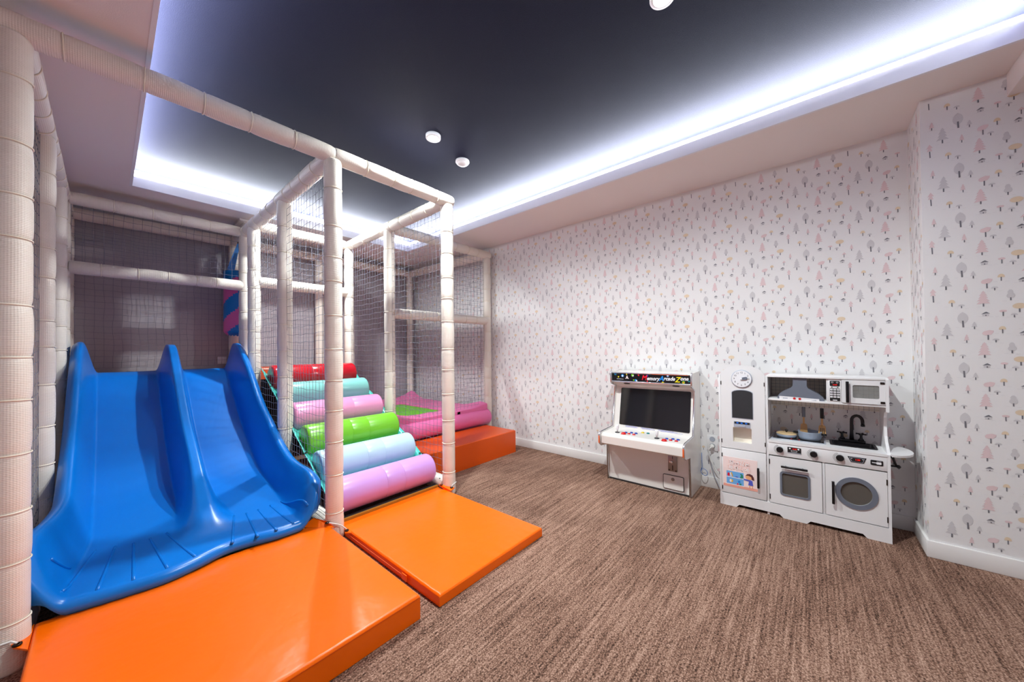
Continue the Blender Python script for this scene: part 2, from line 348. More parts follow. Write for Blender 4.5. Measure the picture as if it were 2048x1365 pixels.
MOTIF = {
    'spade': [(2, [(0, .077), (.008, .070), (.0145, .06), (.017, .048), (.0165, .037), (.0125, .026), (.006, .0195), (0, .018), (-.006, .0195), (-.0125, .026), (-.0165, .037), (-.017, .048), (-.0145, .06), (-.008, .070)]), (4, trunk(.0058, .033, .001))],
    'gpine': [(2, pine(.041, .016, .081, 4, .001)), (4, trunk(.0052, .018))],
    'bigpink': [(1, pine(.044, .012, .077, 5, .0)), (4, trunk(.0046, .014))],
    'pblob': [(1, [(-.018, .033), (-.013, .042), (.004, .048), (.0175, .044), (.016, .035), (.009, .025), (-.006, .022), (-.015, .025)]), (4, trunk(.004, .024))],
    'yoval': [(3, ell(0, .0295, .020, .0135, 16)), (4, trunk(.0044, .017))],
    'round': [(2, [(-.0125, .02), (-.0105, .028), (-.0075, .034), (-.0085, .042), (-.004, .051), (.003, .052), (.0075, .045), (.008, .036), (.0115, .03), (.013, .022), (.0095, .0135), (.003, .011), (-.007, .012)]), (4, trunk(.0042, .014))],
    'tallpink': [(1, [(0, .071), (.0115, .05), (.004, .0505), (.0095, .033), (.0, .036), (-.0095, .034), (-.004, .0505), (-.0115, .049)]), (4, trunk(.0042, .034, .0012))],
    'smallpink': [(1, pine(.0185, .011, .043, 3, 0)), (4, trunk(.0032, .013))],
    'sgpine': [(2, pine(.02, .011, .037, 3, 0)), (4, trunk(.0034, .013))],
    'ymush': [(3, dome(.0215, .0175, .034)), (4, trunk(.0034, .019))],
    'gmush': [(2, dome(.021, .011, .0195, 9)), (4, trunk(.0034, .012))],
    'pinkmush': [(1, [(-.0115, .0175), (-.005, .027), (.001, .034), (.0115, .0205), (.004, .0195)]), (4, trunk(.0032, .021))],
    'pmush': [(1, ell(0, .0235, .0115, .0058, 12)), (4, trunk(.0034, .02))],
    'house': [(2, [(-.010, 0), (.010, 0), (.010, .012), (-.010, .012)]), (4, [(-.0135, .0105), (-.004, .0185), (.002, .022), (.0135, .0125), (.002, .0135)]), (4, [(-.001, .001), (.0025, .001), (.0025, .007), (-.001, .007)])],
}
LAYOUT = [('spade', 0, 0), ('smallpink', -.087, .023), ('gpine', -.052, -.058), ('pinkmush', -.123, -.014), ('house', -.132, -.048), ('tallpink', -.096, -.119),
          ('ymush', -.034, -.146), ('gmush', -.003, -.157), ('sgpine', .036, -.011), ('pblob', .077, -.066), ('gmush', .1, -.079), ('ymush', .12, -.035),
          ('smallpink', .011, -.079), ('bigpink', .065, -.154), ('house', .071, -.203), ('round', .146, -.132), ('yoval', .17, -.19), ('pmush', .123, -.205),
          ('gmush', .155, -.214), ('smallpink', -.0885, -.234+.2535)]
LAYOUT = LAYOUT[:-1]
TU, TV = .3125, .2535
def print_on(name, fn, u_ref, v_ref, u0, u1, v0, v1, parent, eps):
    mb = MB()
    for i in range(int((u0-u_ref)/TU)-2, int((u1-u_ref)/TU)+3):
        for j in range(int((v0-v_ref)/TV)-2, int((v1-v_ref)/TV)+3):
            for kind, du, dv in LAYOUT:
                bu, bv = u_ref+i*TU+du, v_ref+j*TV+dv
                if bu-.017 < u0 or bu+.017 > u1 or bv < v0 or bv+.055 > v1: continue
                for q, (mi, poly) in enumerate(MOTIF[kind]):
                    if any(bu+a > u1 or bu+a < u0 or bv+b > v1 for a, b in poly): continue
                    mb.flat([(bu+a, bv+b) for a, b in poly], fn, eps*(1+q*.5), mi-1)
                for k in (-1, 1):
                    a = bu+k*(.009+.004*(len(kind) % 3)); b = bv-.0012*(k+2)
                    mb.flat([(a-.006, b), (a+.006, b-.0006), (a+.006, b), (a-.006, b+.0007)], fn, eps, 4)
    o = mb.build(name, [M['p_pink'], M['p_grey'], M['p_yel'], M['p_dark'], M['p_line']], parent, recalc=False)
    return stuff(o)
print_on('wallpaper_print', lambda u, v, d: (XW-d, -u, v), -.02, 1.957, -YB+.02, .45, BH+.004, ZS-.004, wall_r, .0008)
print_on('wallpaper_print', lambda u, v, d: (XP-d, -u, v), .5845, 1.958, .457, 1.2, BH+.004, ZS-.004, wall_p, .0008)
print_on('wallpaper_print', lambda u, v, d: (-u, -.457+d, v), -2.93, 1.957, -XW+.002, -XP-.002, BH+.004, ZS-.004, wall_p, .0008)

# ------------------------------------------------------------------ ceiling fittings
for (x, y), lab in zip(DOWNLIGHTS[:3], ['glowing round downlight in the dark ceiling above the play frame', 'glowing round downlight at the upper edge of the dark ceiling', 'round downlight in the dark ceiling hidden behind the front middle post']):
    t = thing('downlight', (x, y, ZC-.02), lab, 'ceiling light', 'downlights in the dark ceiling')
    MB().lathe([(.036, -.004), (.048, -.004), (.05, .0), (.05, .018), (.036, .018)], (x, y, ZC-.02), n=32, caps=False).build('trim_ring', M['lip'], t)
    MB().lathe([(.036, 0), (.036, .004)], (x, y, ZC-.012), n=32).build('lens', M['lens'], t)
x, y = 1.77, 2.04
t = thing('smoke_detector', (x, y, ZC-.03), 'white round smoke detector on the dark ceiling beside the downlight', 'detector')
MB().lathe([(.052, .03), (.053, .018), (.049, .012), (.044, .011)], (x, y, ZC-.03), n=32).build('mount', M['white'], t)
MB().lathe([(.044, .014), (.042, .004), (.03, -.004), (.012, -.006)], (x, y, ZC-.03), n=32).build('cover', M['white'], t)
t = thing('ceiling_vent', (1.0, 4.3, ZS-.03), 'flat white ceiling unit above the back of the slide', 'vent')
MB().box(.82, 1.3, 4.17, 4.5, ZS-.022, ZS, b=.004).build('panel', M['soffit'], t)
MB().box(.86, 1.26, 4.21, 4.46, ZS-.026, ZS-.02, b=.002).build('grille', M['lip'], t)
t = thing('wall_socket', (.78, YB, .98), 'small white socket low on the grey back wall', 'socket')
MB().box(.745, .82, YB-.008, YB, 1.0, 1.075, b=.002).build('plate', M['white'], t)

# ------------------------------------------------------------------ padded play frame
FR = thing('play_frame', (.9, 3.4, 0), 'white foam padded pipe frame of the indoor play structure', 'play frame')
PR = .049
tie_me = MB().tube([((PR-.001)*math.cos(2*PI*i/28), (PR-.001)*math.sin(2*PI*i/28), 0) for i in range(28)], .0026, 6, closed=True)
tm = bpy.data.meshes.new('cable_tie'); tm.from_pydata(tie_me.v, [], tie_me.f); tm.materials.append(M['tie'])
for p in tm.polygons: p.use_smooth = True
rng = random.Random(3)
def member(kind, p0, p1, step=.185, bulge=.0048):
    p0, p1 = Vector(p0), Vector(p1); d = p1-p0; L = d.length; rot = Vector((0, 0, 1)).rotation_difference(d.normalized())
    k = max(2, round(L/step)); st = [0]
    for i in range(1, k): st.append(L*i/k+rng.uniform(-.03, .03))
    st.append(L)
    n = 28; vv, fs = [], []; rows = []
    for i in range(k):
        a, b = st[i], st[i+1]; ph = rng.uniform(0, 6.28); ex = rng.uniform(-.001, .0015); off = rng.uniform(0, .0025)
        for t in (0, .03, .09, .25, .5, .75, .91, .97):
            e = 1-abs(2*t-1)**8
            rows.append((a+(b-a)*t, PR-.005+(bulge+ex)*e, ph, off*math.sin(PI*t)))
    rows.append((L, PR-.005, 0, 0))
    for z, r, ph, off in rows:
        for j in range(n):
            a = 2*PI*j/n; vv.append((r*math.cos(a)+off*math.cos(ph), r*math.sin(a)+off*math.sin(ph), z))
    R = len(rows)
    fs = [(i*n+j, i*n+(j+1) % n, (i+1)*n+(j+1) % n, (i+1)*n+j) for i in range(R-1) for j in range(n)]+[tuple(range(n-1, -1, -1)), tuple(range((R-1)*n, R*n))]
    me = bpy.data.meshes.new(kind); me.from_pydata(vv, [], fs); me.materials.append(M['sleeve'])
    for p in me.polygons: p.use_smooth = len(p.vertices) == 4
    o = link(kind, me, p0, FR, rot=rot)
    for z in st[1:-1]:
        t = bpy.data.objects.new('cable_tie', tm); COL.objects.link(t); t.parent = o; t.location = (0, 0, z)
        t.rotation_euler = (rng.uniform(-.04, .04), rng.uniform(-.04, .04), 0)
    return o
XA, XB, XC, XD = -.222, .872, 1.728, 2.985
Y0, Y1, Y2, Y3, Y4 = 2.175, 3.05, 3.9, 4.22, 4.66
ZT = 2.285
TOP = ZT-.035
POSTS = [(XA, Y0), (XA, Y1), (XA, Y2), (XA, Y3), (XA, Y4), (XB, Y0), (XB, Y1), (XB, Y2), (XB, Y3), (XB, Y4), (1.722, Y0), (XC, Y1), (XC, Y2), (1.70, Y4), (3.02, Y1), (2.97, Y4), (2.995, 3.86)]
for x, y in POSTS: member('post', (x, y, 0), (x, y, TOP))
RAILS = [((XA-.05, Y0, ZT), (XB, Y0, ZT)), ((XB, Y0, ZT), (1.765, Y0, ZT)), ((XA, Y0+.045, ZT), (XA, Y4, ZT)), ((XB, Y0+.045, ZT), (XB, Y4, ZT)), ((1.722, Y0+.045, ZT), (XC, Y2+.03, ZT)),
         ((XC, Y2+.03, ZT), (1.70, Y4, ZT)), ((XA+.04, Y3, ZT), (XB-.04, Y3, ZT)), ((XA+.04, Y3, 1.765), (XB-.02, Y3, 1.765)), ((XB+.04, Y2, ZT), (XC-.04, Y2, ZT)), ((XB+.03, Y2, 1.765), (XC-.02, Y2, 1.765)),
         ((XA+.04, Y4, ZT), (XB-.04, Y4, ZT)), ((XB+.04, Y4, ZT), (1.66, Y4, ZT)), ((1.74, Y4, ZT), (2.99, Y4, ZT)), ((XC+.04, Y1, ZT), (3.06, Y1, ZT)), ((XC+.03, Y1, 1.475), (3.0, Y1, 1.475)),
         ((3.015, Y1+.045, ZT), (2.97, Y4-.04, ZT)),
         ((XA, Y0+.04, .07), (XA, Y1-.04, .07)), ((XB, Y0+.04, .07), (XB, Y1-.04, .07)), ((1.722, Y0+.04, .07), (XC, Y1-.04, .07))]
for a, b in RAILS: member('rail', a, b)

# ------------------------------------------------------------------ safety nets
nrng = random.Random(11)
def net(o0, ud, lu, z0, z1, label, cell=.053, r=.00125):
    ud = Vector(ud).normalized(); o0 = Vector(o0); nd = ud.cross(Vector((0, 0, 1)))
    nu = round(lu/cell); nv = round((z1-z0)/cell); mb = MB(); H = z1-z0
    ph = [nrng.uniform(0, 6.28) for _ in range(6)]
    def P(i, j):
        a = i/nu; b = j/nv; e = math.sin(PI*a)**.6 if 0 < a < 1 else 0
        sag = -.016*e*(.4+.6*math.sin(3*b+ph[0])**2); bow = .012*math.sin(PI*a)*math.sin(PI*b)*math.sin(ph[1])
        jx = .004*math.sin(j*.9+ph[2])*e+.002*math.sin(i*2.1+j*1.3); jz = .0035*math.sin(i*1.7+ph[3]+j*.4)*e
        return o0+ud*(a*lu+jx)+nd*bow+Vector((0, 0, z0+b*H+sag*min(1, b*5)*min(1, (1-b)*5)+jz))
    for i in range(nu+1): mb.tube([P(i, j) for j in range(nv+1)], r, 3, caps=False)
    for j in range(nv+1): mb.tube([P(i, j) for i in range(nu+1)], r, 3, caps=False)
    return tag(mb.build('safety_net', M['net'], recalc=False), label, 'net', 'safety nets tied into the play frame')
e = .05
net((XA, Y0+e, 0), (0, 1, 0), Y1-Y0-2*e, .12, 2.24, 'narrow sliver of net between the two nearest posts at the left edge')
net((XA, Y1+e, 0), (0, 1, 0), Y2-Y1-2*e, .12, 2.24, 'side net behind the second post left of the blue slide')
net((XB, Y0+e, 0), (0, 1, 0), Y1-Y0-2*e, .14, 2.24, 'net behind the front middle post, between the slide and the nearest rolls')
net((XB, Y1+e, 0), (0, 1, 0), Y2-Y1-2*e, .3, 2.24, 'net beside the top of the slide, between slide and red roll')
net((XC, Y0+e, 0), (0, 1, 0), Y1-Y0-2*e, .09, 2.24, 'net right of the lavender roll, behind the front right post')
net((XC, Y1+e, 0), (0, 1, 0), Y2-Y1-2*e, .3, 2.24, 'net between the red roll and the green trampoline bed')
net((XA+e, Y3, 0), (1, 0, 0), XB-XA-2*e, 1.8, 2.24, 'low net strip between the two rails above the slide')
net((XA+e, Y4+.01, 0), (1, 0, 0), XB-XA-2*e, .99, 2.24, 'net over the grey wall behind the top of the blue slide')
net((XB+e, Y4+.01, 0), (1, 0, 0), .82-2*e, .99, 2.24, 'net over the grey wall behind the red roll')
net((1.70+e, Y4+.01, 0), (1, 0, 0), 1.27-2*e, .45, 2.24, 'wide net over the grey wall at the back of the trampoline')
net((XB+e, Y2, 0), (1, 0, 0), XC-XB-2*e, 1.8, 2.24, 'low net strip between two rails above the red roll')
net((XC+e, Y1, 0), (1, 0, 0), 1.29-2*e, .42, 2.24, 'net across the front of the trampoline, above the pink front roll')
net((3.01, Y1+e, 0), (-.03, 1.6, 0), 1.6-2*e, .45, 2.24, 'net in front of the tree wallpaper along the trampoline')

# ------------------------------------------------------------------ slide platform and double slide
plat = thing('deck_platform', (.75, 4.4, .86), 'orange padded platform behind the slide and the red roll', 'platform')
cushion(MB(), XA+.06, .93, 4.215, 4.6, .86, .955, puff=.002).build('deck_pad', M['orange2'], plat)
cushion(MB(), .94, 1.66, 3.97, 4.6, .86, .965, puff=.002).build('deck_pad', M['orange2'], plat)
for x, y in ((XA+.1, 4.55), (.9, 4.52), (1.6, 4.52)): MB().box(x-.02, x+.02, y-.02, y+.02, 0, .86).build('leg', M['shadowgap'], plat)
MB().box(XA+.06, 1.66, 4.5, 4.52, 0, .86).build('shade_panel', M['shadowgap'], plat)  # dark sheet that paints in the shade beneath the platform

bed = curve([(2.1, .160), (2.2, .163), (2.36, .168), (2.67, .193), (3.05, .264), (3.3, .368), (3.6, .536), (3.9, .757), (4.12, .93), (4.2, .965), (4.24, .972)])
crest = curve([(2.1, .18), (2.17, .20), (2.22, .265), (2.28, .34), (2.38, .38), (2.58, .392), (2.77, .428), (2.95, .505), (3.13, .6), (3.4, .74), (3.72, .985), (4.0, 1.165), (4.1, 1.20), (4.24, 1.205)])
midc = curve([(2.1, .16), (2.36, .168), (2.46, .195), (2.58, .26), (2.72, .345), (2.98, .495), (3.29, .65), (3.67, .91), (3.9, 1.075), (4.08, 1.175), (4.24, 1.19)])
XS0, XS1, XMID = -.158, .826, .352
def xl(y): return XS0-.078*(1-smooth(2.3, 2.78, y))
def xr(y): return XS1+.012*(1-smooth(2.35, 2.7, y))
lipc = curve([(-.25, 2.33), (-.22, 2.265), (-.18, 2.236), (-.117, 2.216), (-.03, 2.198), (.05, 2.185), (.164, 2.172), (.27, 2.196), (.371, 2.236), (.47, 2.234), (.58, 2.208), (.68, 2.205), (.75, 2.215), (.80, 2.245), (.838, 2.31)])
def yfront(u): return lipc(-.236+u*1.074)
def slide_z(x, y):
    zb = bed(y); a = x-xl(y); b = xr(y)-x
    z = zb
    wall = .115+.03*(1-smooth(2.3, 2.8, y))
    for d in (a, b):
        k = 1-smooth(.040, wall, d); k2 = 1-.10*max(0, 1-d/.03)**2
        z = max(z, zb+(crest(y)-zb)*k*k2)
    k = 1-smooth(.018, .085+.05*(1-smooth(2.4, 3.0, y)), abs(x-XMID)); z = max(z, zb+max(midc(y)-zb, 0)*k)
    z -= .004*math.sin(PI*min(max(a/(XMID-XS0), 0), 1)) if x < XMID else 0
    return z
def build_slide():
    NU, NV = 150, 130; top = 4.235; g = []
    sl = thing('slide', (.33, 3.2, 0), 'blue two-lane plastic slide with wavy lip above the orange mat', 'slide')
    for j in range(NV+1):
        v = j/NV; row = []
        for i in range(NU+1):
            u = i/NU; y = top-v*(top-yfront(u)); a, b = xl(y), xr(y); x = a+(b-a)*u
            row.append(Vector((x, y, slide_z(x, y))))
        g.append(row)
    mb = MB(); W = NU+1
    mb.add([p for r in g for p in r], [(j*W+i, (j+1)*W+i, (j+1)*W+i+1, j*W+i+1) for j in range(NV) for i in range(NU)], 0, True)
    loop = [(j, 0) for j in range(NV+1)]+[(NV, i) for i in range(1, NU+1)]+[(j, NU) for j in range(NV-1, -1, -1)]
    pts = [g[j][i] for j, i in loop]; n = len(pts); rings = [[o for o in range(n)]]
    base = len(mb.v); vs = list(mb.v); idx0 = [j*W+i for j, i in loop]
    rows = [idx0]
    for out, dn, dside in ((.008, .004, .004), (.018, .014, .016), (.023, .03, .04), (.02, .046, .09), (.006, .058, .16)):
        ring = []
        for k in range(n):
            t = pts[min(k+1, n-1)]-pts[max(k-1, 0)]; t.z = 0; t.normalize()
            nrm = Vector((-t.y, t.x, 0)); nrm = -nrm if (pts[k]+nrm*.01-Vector((.33, 3.1, pts[k].z))).length < (pts[k]-Vector((.33, 3.1, pts[k].z))).length else nrm
            j, i = loop[k]; s = smooth(.2, .36, pts[k].z)
            d = dn*(1-s)+dside*s
            ring.append(len(mb.v)); o2 = out*(1-.6*s)
            mb.v.append(tuple(pts[k]+nrm*o2-Vector((0, 0, d))))
        rows.append(ring)
    for a, b in zip(rows, rows[1:]):
        for k in range(n-1): mb.f.append([a[k], b[k], b[k+1], a[k+1]]); mb.m.append(0); mb.sm.append(True)
    # closing back edge under the top rim
    o = len(mb.v); top_row = list(range(W))
    for i in range(W): mb.v.append((g[0][i].x, top+.004, g[0][i].z-.02))
    for i in range(NU): mb.f.append([i, i+1, o+i+1, o+i]); mb.m.append(0); mb.sm.append(True)
    mb.build('chute', M['blue'], sl, recalc=False)
    ribs = [((-.032, 2.594), (-.111, 2.262)), ((.028, 2.58), (-.022, 2.205)), ((.087, 2.558), (.075, 2.183)), ((.143, 2.557), (.175, 2.183)), ((.202, 2.563), (.267, 2.2)),
            ((.469, 2.53), (.405, 2.215)), ((.524, 2.52), (.503, 2.19)), ((.58, 2.52), (.585, 2.19)), ((.642, 2.53), (.665, 2.20)), ((.701, 2.54), (.75, 2.225)), ((-.10, 2.44), (-.145, 2.36))]
    for a, b in ribs:
        q = []
        for k in range(13):
            t = k/12; x = a[0]+(b[0]-a[0])*t; y = a[1]+(b[1]-a[1])*t; q.append((x, y, slide_z(x, y)-.0012))
        MB().tube(q, [.005+.002*(i/12) for i in range(13)], 8).build('grip_rib', M['blue'], sl)
build_slide()

# ------------------------------------------------------------------ floor mats
def tab(mb, pts, th=.006):
    n = len(pts); v = [p for p in pts]+[(p[0], p[1], p[2]-th) for p in pts]
    mb.add(v, [tuple(range(n)), tuple(range(2*n-1, n-1, -1))]+[(i, n+i, n+(i+1) % n, (i+1) % n) for i in range(n)])
def eyelet(c, parent, axis='z', r=.011):
    MB().lathe([(r*.55, -.003), (r, -.003), (r, .003), (r*.55, .003)], c, axis, 16, caps=False).build('eyelet', M['eyelet'], parent)
t = thing('floor_mat', (.33, 1.74, 0), 'large thick orange vinyl mat in front of the blue slide', 'mat', 'orange vinyl floor mats')
cushion(MB(), -.172, .836, 1.25, 2.235, .002, .102, .012, .005, .0012, 34).build('cover', M['orange'], t)
mb = MB(); tab(mb, [(-.172, 2.235, .1), (-.172, 2.06, .1), (-.205, 2.105, .104), (-.212, 2.13, .106)]); tb = mb.build('corner_tab', M['orange'], t); eyelet((-.197, 2.108, .107), tb)
mb = MB(); tab(mb, [(.836, 2.235, .102), (.72, 2.25, .104), (.79, 2.26, .13), (.83, 2.15, .125), (.842, 2.1, .103)]); tb = mb.build('corner_tab', M['orange'], t); eyelet((.82, 2.145, .124), tb)
MB().box(-.17, .834, 1.2492, 1.2505, .088, .090).build('seam', M['orange2'], t)
MB().box(.8358, .8372, 1.26, 2.22, .088, .090).build('seam', M['orange2'], t)
t = thing('floor_mat', (1.3, 1.7, 0), 'smaller thin orange vinyl mat in front of the lavender roll', 'mat', 'orange vinyl floor mats')
cushion(MB(), .926, 1.668, 1.24, 2.238, .002, .052, .01, .004, .0016, 34).build('cover', M['orange'], t)
mb = MB(); tab(mb, [(.93, 2.115, .056), (.92, 2.06, .056), (.89, 2.075, .062), (.905, 2.115, .07)]); tb = mb.build('corner_tab', M['orange'], t); eyelet((.905, 2.088, .066), tb)
mb = MB(); tab(mb, [(1.66, 2.15, .056), (1.672, 2.09, .056), (1.715, 2.1, .065), (1.66, 2.2, .085), (1.645, 2.2, .085)]); tb = mb.build('corner_tab', M['orange'], t); eyelet((1.695, 2.112, .068), tb); eyelet((1.655, 2.185, .082), tb)
MB().box(.9155, .918, 1.5, 2.1, .028, .034).build('zipper', M['orange2'], t)
MB().box(.914, .918, 1.48, 1.52, .014, .044, b=.001).build('zipper_flap', M['orange'], t)
for name, lab, c, pts in (('tie_cord', 'white cord tying the large orange mat to the left post', None, [(-.197, 2.108, .112), (-.21, 2.118, .12), (-.25, 2.12, .12), (-.28, 2.16, .118)]),
                          ('tie_cord', 'white cord tying both orange mats to the middle post', None, [(.82, 2.145, .124), (.835, 2.128, .122), (.86, 2.118, .11), (.885, 2.115, .095), (.905, 2.088, .072)]),
                          ('tie_cord', 'white cord tying the smaller orange mat to the right post', None, [(1.695, 2.112, .07), (1.705, 2.115, .082), (1.73, 2.12, .085), (1.765, 2.14, .084)])):
    tag(MB().tube(pts, .0032, 8).build(name, M['cord']), lab, 'cord', 'cords tying the mats to the posts')

# ------------------------------------------------------------------ climbing ramp of padded rolls
rp = thing('roll_ramp', (1.3, 3.0, 0), 'climbing ramp of six coloured padded rolls on a teal sheet', 'climbing ramp')
ROLLS = [('red', 3.69, .893, 'glossy red roll at the top of the ramp'), ('aqua', 3.425, .75, 'pale aqua roll below the red one'), ('pink', 3.16, .605, 'pink roll in the middle of the ramp'),
         ('green', 2.885, .461, 'lime green roll in the middle of the ramp'), ('pale', 2.635, .314, 'pale blue roll above the lavender one'), ('lav', 2.36, .178, 'lavender roll at the foot of the ramp')]
RX0, RX1, RR = .945, 1.668, .112
for i, (c, y, z, lab) in enumerate(ROLLS):
    y += .008; z -= .008 if i < 5 else .004
    mb = MB(); prof = [(0.02, .004), (.06, .002), (.097, 0), (.106, .003), (.1105, .011), (RR, .022)]
    L = RX1-RX0; s1, s2 = L*.44, L*.63
    for s_ in (s1, s2): prof += [(RR, s_-.004), (RR-.0016, s_), (RR, s_+.004)]
    prof += [(RR, L-.022), (.1105, L-.011), (.106, L-.003), (.097, L), (.06, L-.002), (.02, L-.004)]
    mb.lathe(prof, (RX0, y, z), 'x', 40)
    r = mb.build('roll', M[c], rp, lab)
    for s_ in (s1, s2):
        MB().tube([(RX0+s_, y+(RR-.0008)*math.cos(2*PI*k/40), z+(RR-.0008)*math.sin(2*PI*k/40)) for k in range(40)], .0011, 5, closed=True).build('seam', M['seam'] if c in ('red',) else M[c], r)
sy, sz = ROLLS[-1][1]-ROLLS[0][1], ROLLS[-1][2]-ROLLS[0][2]
def slope_z(y): return ROLLS[0][2]+(y-ROLLS[0][1])*sz/sy
mb = MB(); n = 24; vv = []
for i in range(n+1):
    y = 3.86-(3.86-2.33)*i/n; z = slope_z(y)-.035
    wv = .006*math.sin(i*2.1)
    vv += [(RX0-.035, y, z+.02+wv), (RX0-.012, y, z-.01), (RX0+.02, y, z-.05), (RX1-.02, y, z-.05), (RX1+.012, y, z-.01), (RX1+.04, y, z+.022-wv)]
mb.add(vv, [(i*6+j, i*6+j+1, (i+1)*6+j+1, (i+1)*6+j) for i in range(n) for j in range(5)], 0, True)
sh = mb.build('teal_sheet', M['teal'], rp, 'teal vinyl sheet under the rolls')
sh.modifiers.new('thickness', 'SOLIDIFY').thickness = .005
for (c, y, z, lab) in ROLLS:
    for x in (RX0-.025, RX1+.028):
        yy = y-.11; eyelet((x, yy, slope_z(yy)-.012), sh, 'z', .01)
MB().box(RX0, RX1, 2.24, 2.256, .045, .064).build('foot_edge', M['yellowedge'], rp)
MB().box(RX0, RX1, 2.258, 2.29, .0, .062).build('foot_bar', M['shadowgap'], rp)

# ------------------------------------------------------------------ step box and padded trampoline
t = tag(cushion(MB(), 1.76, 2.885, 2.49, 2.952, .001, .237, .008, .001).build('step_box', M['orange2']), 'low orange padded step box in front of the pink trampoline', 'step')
tr = thing('trampoline', (2.35, 3.8, 0), 'padded trampoline with green bed and rose pink edge pads', 'trampoline')
MB().box(1.79, 2.95, 3.14, 4.58, .0, .395).build('base', M['rose'], tr)
MB().box(2.0, 2.55, 3.15, 4.2, .395, .418).build('bed', M['lawn'], tr, 'green jumping bed')
def lift(x, y):
    z = .0
    for px, py, k in ((2.97, 4.6, .085), (2.96, 3.1, .05), (1.76, 4.55, .05), (1.76, 3.06, .05)):
        z += k*math.exp(-(((x-px)/.16)**2+((y-py)/.16)**2))
    return z+.012*smooth(.1, .45, abs(y-3.8)-.35+.1)+.0035*math.sin(x*31+y*7)*math.sin(y*23)
mb = MB(); cushion(mb, 2.5, 2.96, 3.0, 4.6, .4, .43, .008, .003, .002, 30, topz=lift); mb.build('edge_pad', M['rose'], tr)
mb = MB(); cushion(mb, 1.77, 2.52, 4.13, 4.6, .4, .432, .008, .003, .002, 24, topz=lift); mb.build('edge_pad', M['rose'], tr)
mb = MB(); cushion(mb, 1.77, 2.54, 3.0, 3.24, .4, .428, .008, .003, .002, 24, topz=lift); mb.build('edge_pad', M['rose'], tr)
mb = MB(); cushion(mb, 1.77, 2.02, 3.2, 4.16, .4, .431, .008, .003, .002, 24, topz=lift); mb.build('edge_pad', M['rose'], tr)
prof = [(.03, .003), (.075, .0), (.09, .006), (.095, .03), (.096, .5), (.095, 1.165), (.09, 1.19), (.075, 1.196), (.03, 1.193)]
MB().lathe(prof, (1.79, 3.035, .317), 'x', 36).build('front_roll', M['rose'], tr, 'rose pink bolster along the front')

# ------------------------------------------------------------------ hanging bag
bx, by, br = .872, 4.43, .128
bg = thing('punch_bag', (bx, by, 1.28), 'hanging punch bag with blue and pink diagonal stripes behind the slide', 'punch bag')
n, rows = 40, 60; z0, z1 = 1.29, 1.925; vv, fs, ms = [], [], []
for j in range(rows+1):
    z = z0+(z1-z0)*j/rows; r = br*(1-.25*max(0, (1-j/4))**2)
    vv += [(bx+r*math.cos(2*PI*i/n), by+r*math.sin(2*PI*i/n), z+(.006*math.sin(i*3) if j == 0 else 0)) for i in range(n)]
mb = MB(); body_f = {0: [], 1: []}
for j in range(rows):
    for i in range(n):
        u = (-i/n+(z0+(z1-z0)*j/rows)*1.55+.54) % .5
        top = j > rows-7
        mb.add([vv[j*n+i], vv[j*n+(i+1) % n], vv[(j+1)*n+(i+1) % n], vv[(j+1)*n+i]], [(0, 1, 2, 3)], 0 if top or u > .25 else 1, True)
mb.add(vv[:n], [tuple(range(n))]); mb.add(vv[-n:], [tuple(range(n))])
bm_o = mb.build('bag', [M['bagblue'], M['bagpink']], bg)
bm = bmesh.new(); bm.from_mesh(bm_o.data); bmesh.ops.remove_doubles(bm, verts=bm.verts, dist=1e-5); bmesh.ops.recalc_face_normals(bm, faces=bm.faces); bm.to_mesh(bm_o.data); bm.free()
for k in range(4):
    a = PI/4+PI/2*k; c, s = math.cos(a), math.sin(a)
    p = [(bx+br*.98*c-.03*s, by+br*.98*s+.03*c, z1-.03), (bx+br*.98*c+.03*s, by+br*.98*s-.03*c, z1-.03), (bx+.016*c+.012*s, by+.016*s-.012*c, 2.22), (bx+.016*c-.012*s, by+.016*s+.012*c, 2.22)]
    mb = MB(); mb.add(p+[(q[0]-.003*c, q[1]-.003*s, q[2]) for q in p], [(0, 1, 2, 3), (7, 6, 5, 4), (0, 4, 5, 1), (1, 5, 6, 2), (2, 6, 7, 3), (3, 7, 4, 0)]); mb.build('strap', M['bagstrap'], bg)
MB().tube([(bx+.016*math.cos(2*PI*i/16), by, 2.227+.016*math.sin(2*PI*i/16)) for i in range(16)], .004, 6, closed=True).build('hook', M['eyelet'], bg)

# ------------------------------------------------------------------ arcade cabinet (faces -x)
AY0, AY1 = .697, 1.366
ar = thing('arcade_cabinet', (2.95, 1.03, 0), 'white arcade cabinet with chrome edges and a dark screen', 'arcade machine')
PROF = [(2.79, .004), (2.785, .298), (2.672, .312), (2.648, .326), (2.636, .40), (2.65, .417), (2.675, .423), (2.893, .432), (2.955, .776), (2.945, .79), (2.882, .812), (2.874, .822), (2.868, .905), (2.882, .916), (3.092, .925), (3.092, .004)]
SY = lambda u, v, d: (u, d, v)
for y in (AY0, AY1-.015): MB().prism(PROF, SY, y, y+.015).build('side_panel', M['warmwhite'], ar)
EDGE = PROF[:14]
for y in (AY0+.0075, AY1-.0075):
    mb = MB(); mb.tube([(x-.001, y, z) for x, z in EDGE], .0078, 8); mb.build('edge_trim', M['chrome'], ar, 'chrome edge trim')
INN = [(2.802, .012), (2.798, .29), (2.68, .318), (2.664, .33), (2.652, .395), (2.66, .408), (2.68, .415), (2.9, .424), (2.968, .78), (2.958, .796), (2.892, .822), (2.888, .83), (2.884, .9), (2.9, .908), (3.085, .917), (3.085, .012)]
MB().prism(INN, SY, AY0+.015, AY1-.015).build('body', M['warmwhite'], ar)
MB().box(2.795, 3.08, AY0+.01, AY1-.01, 0, .012).build('plinth', M['shadowgap'], ar)
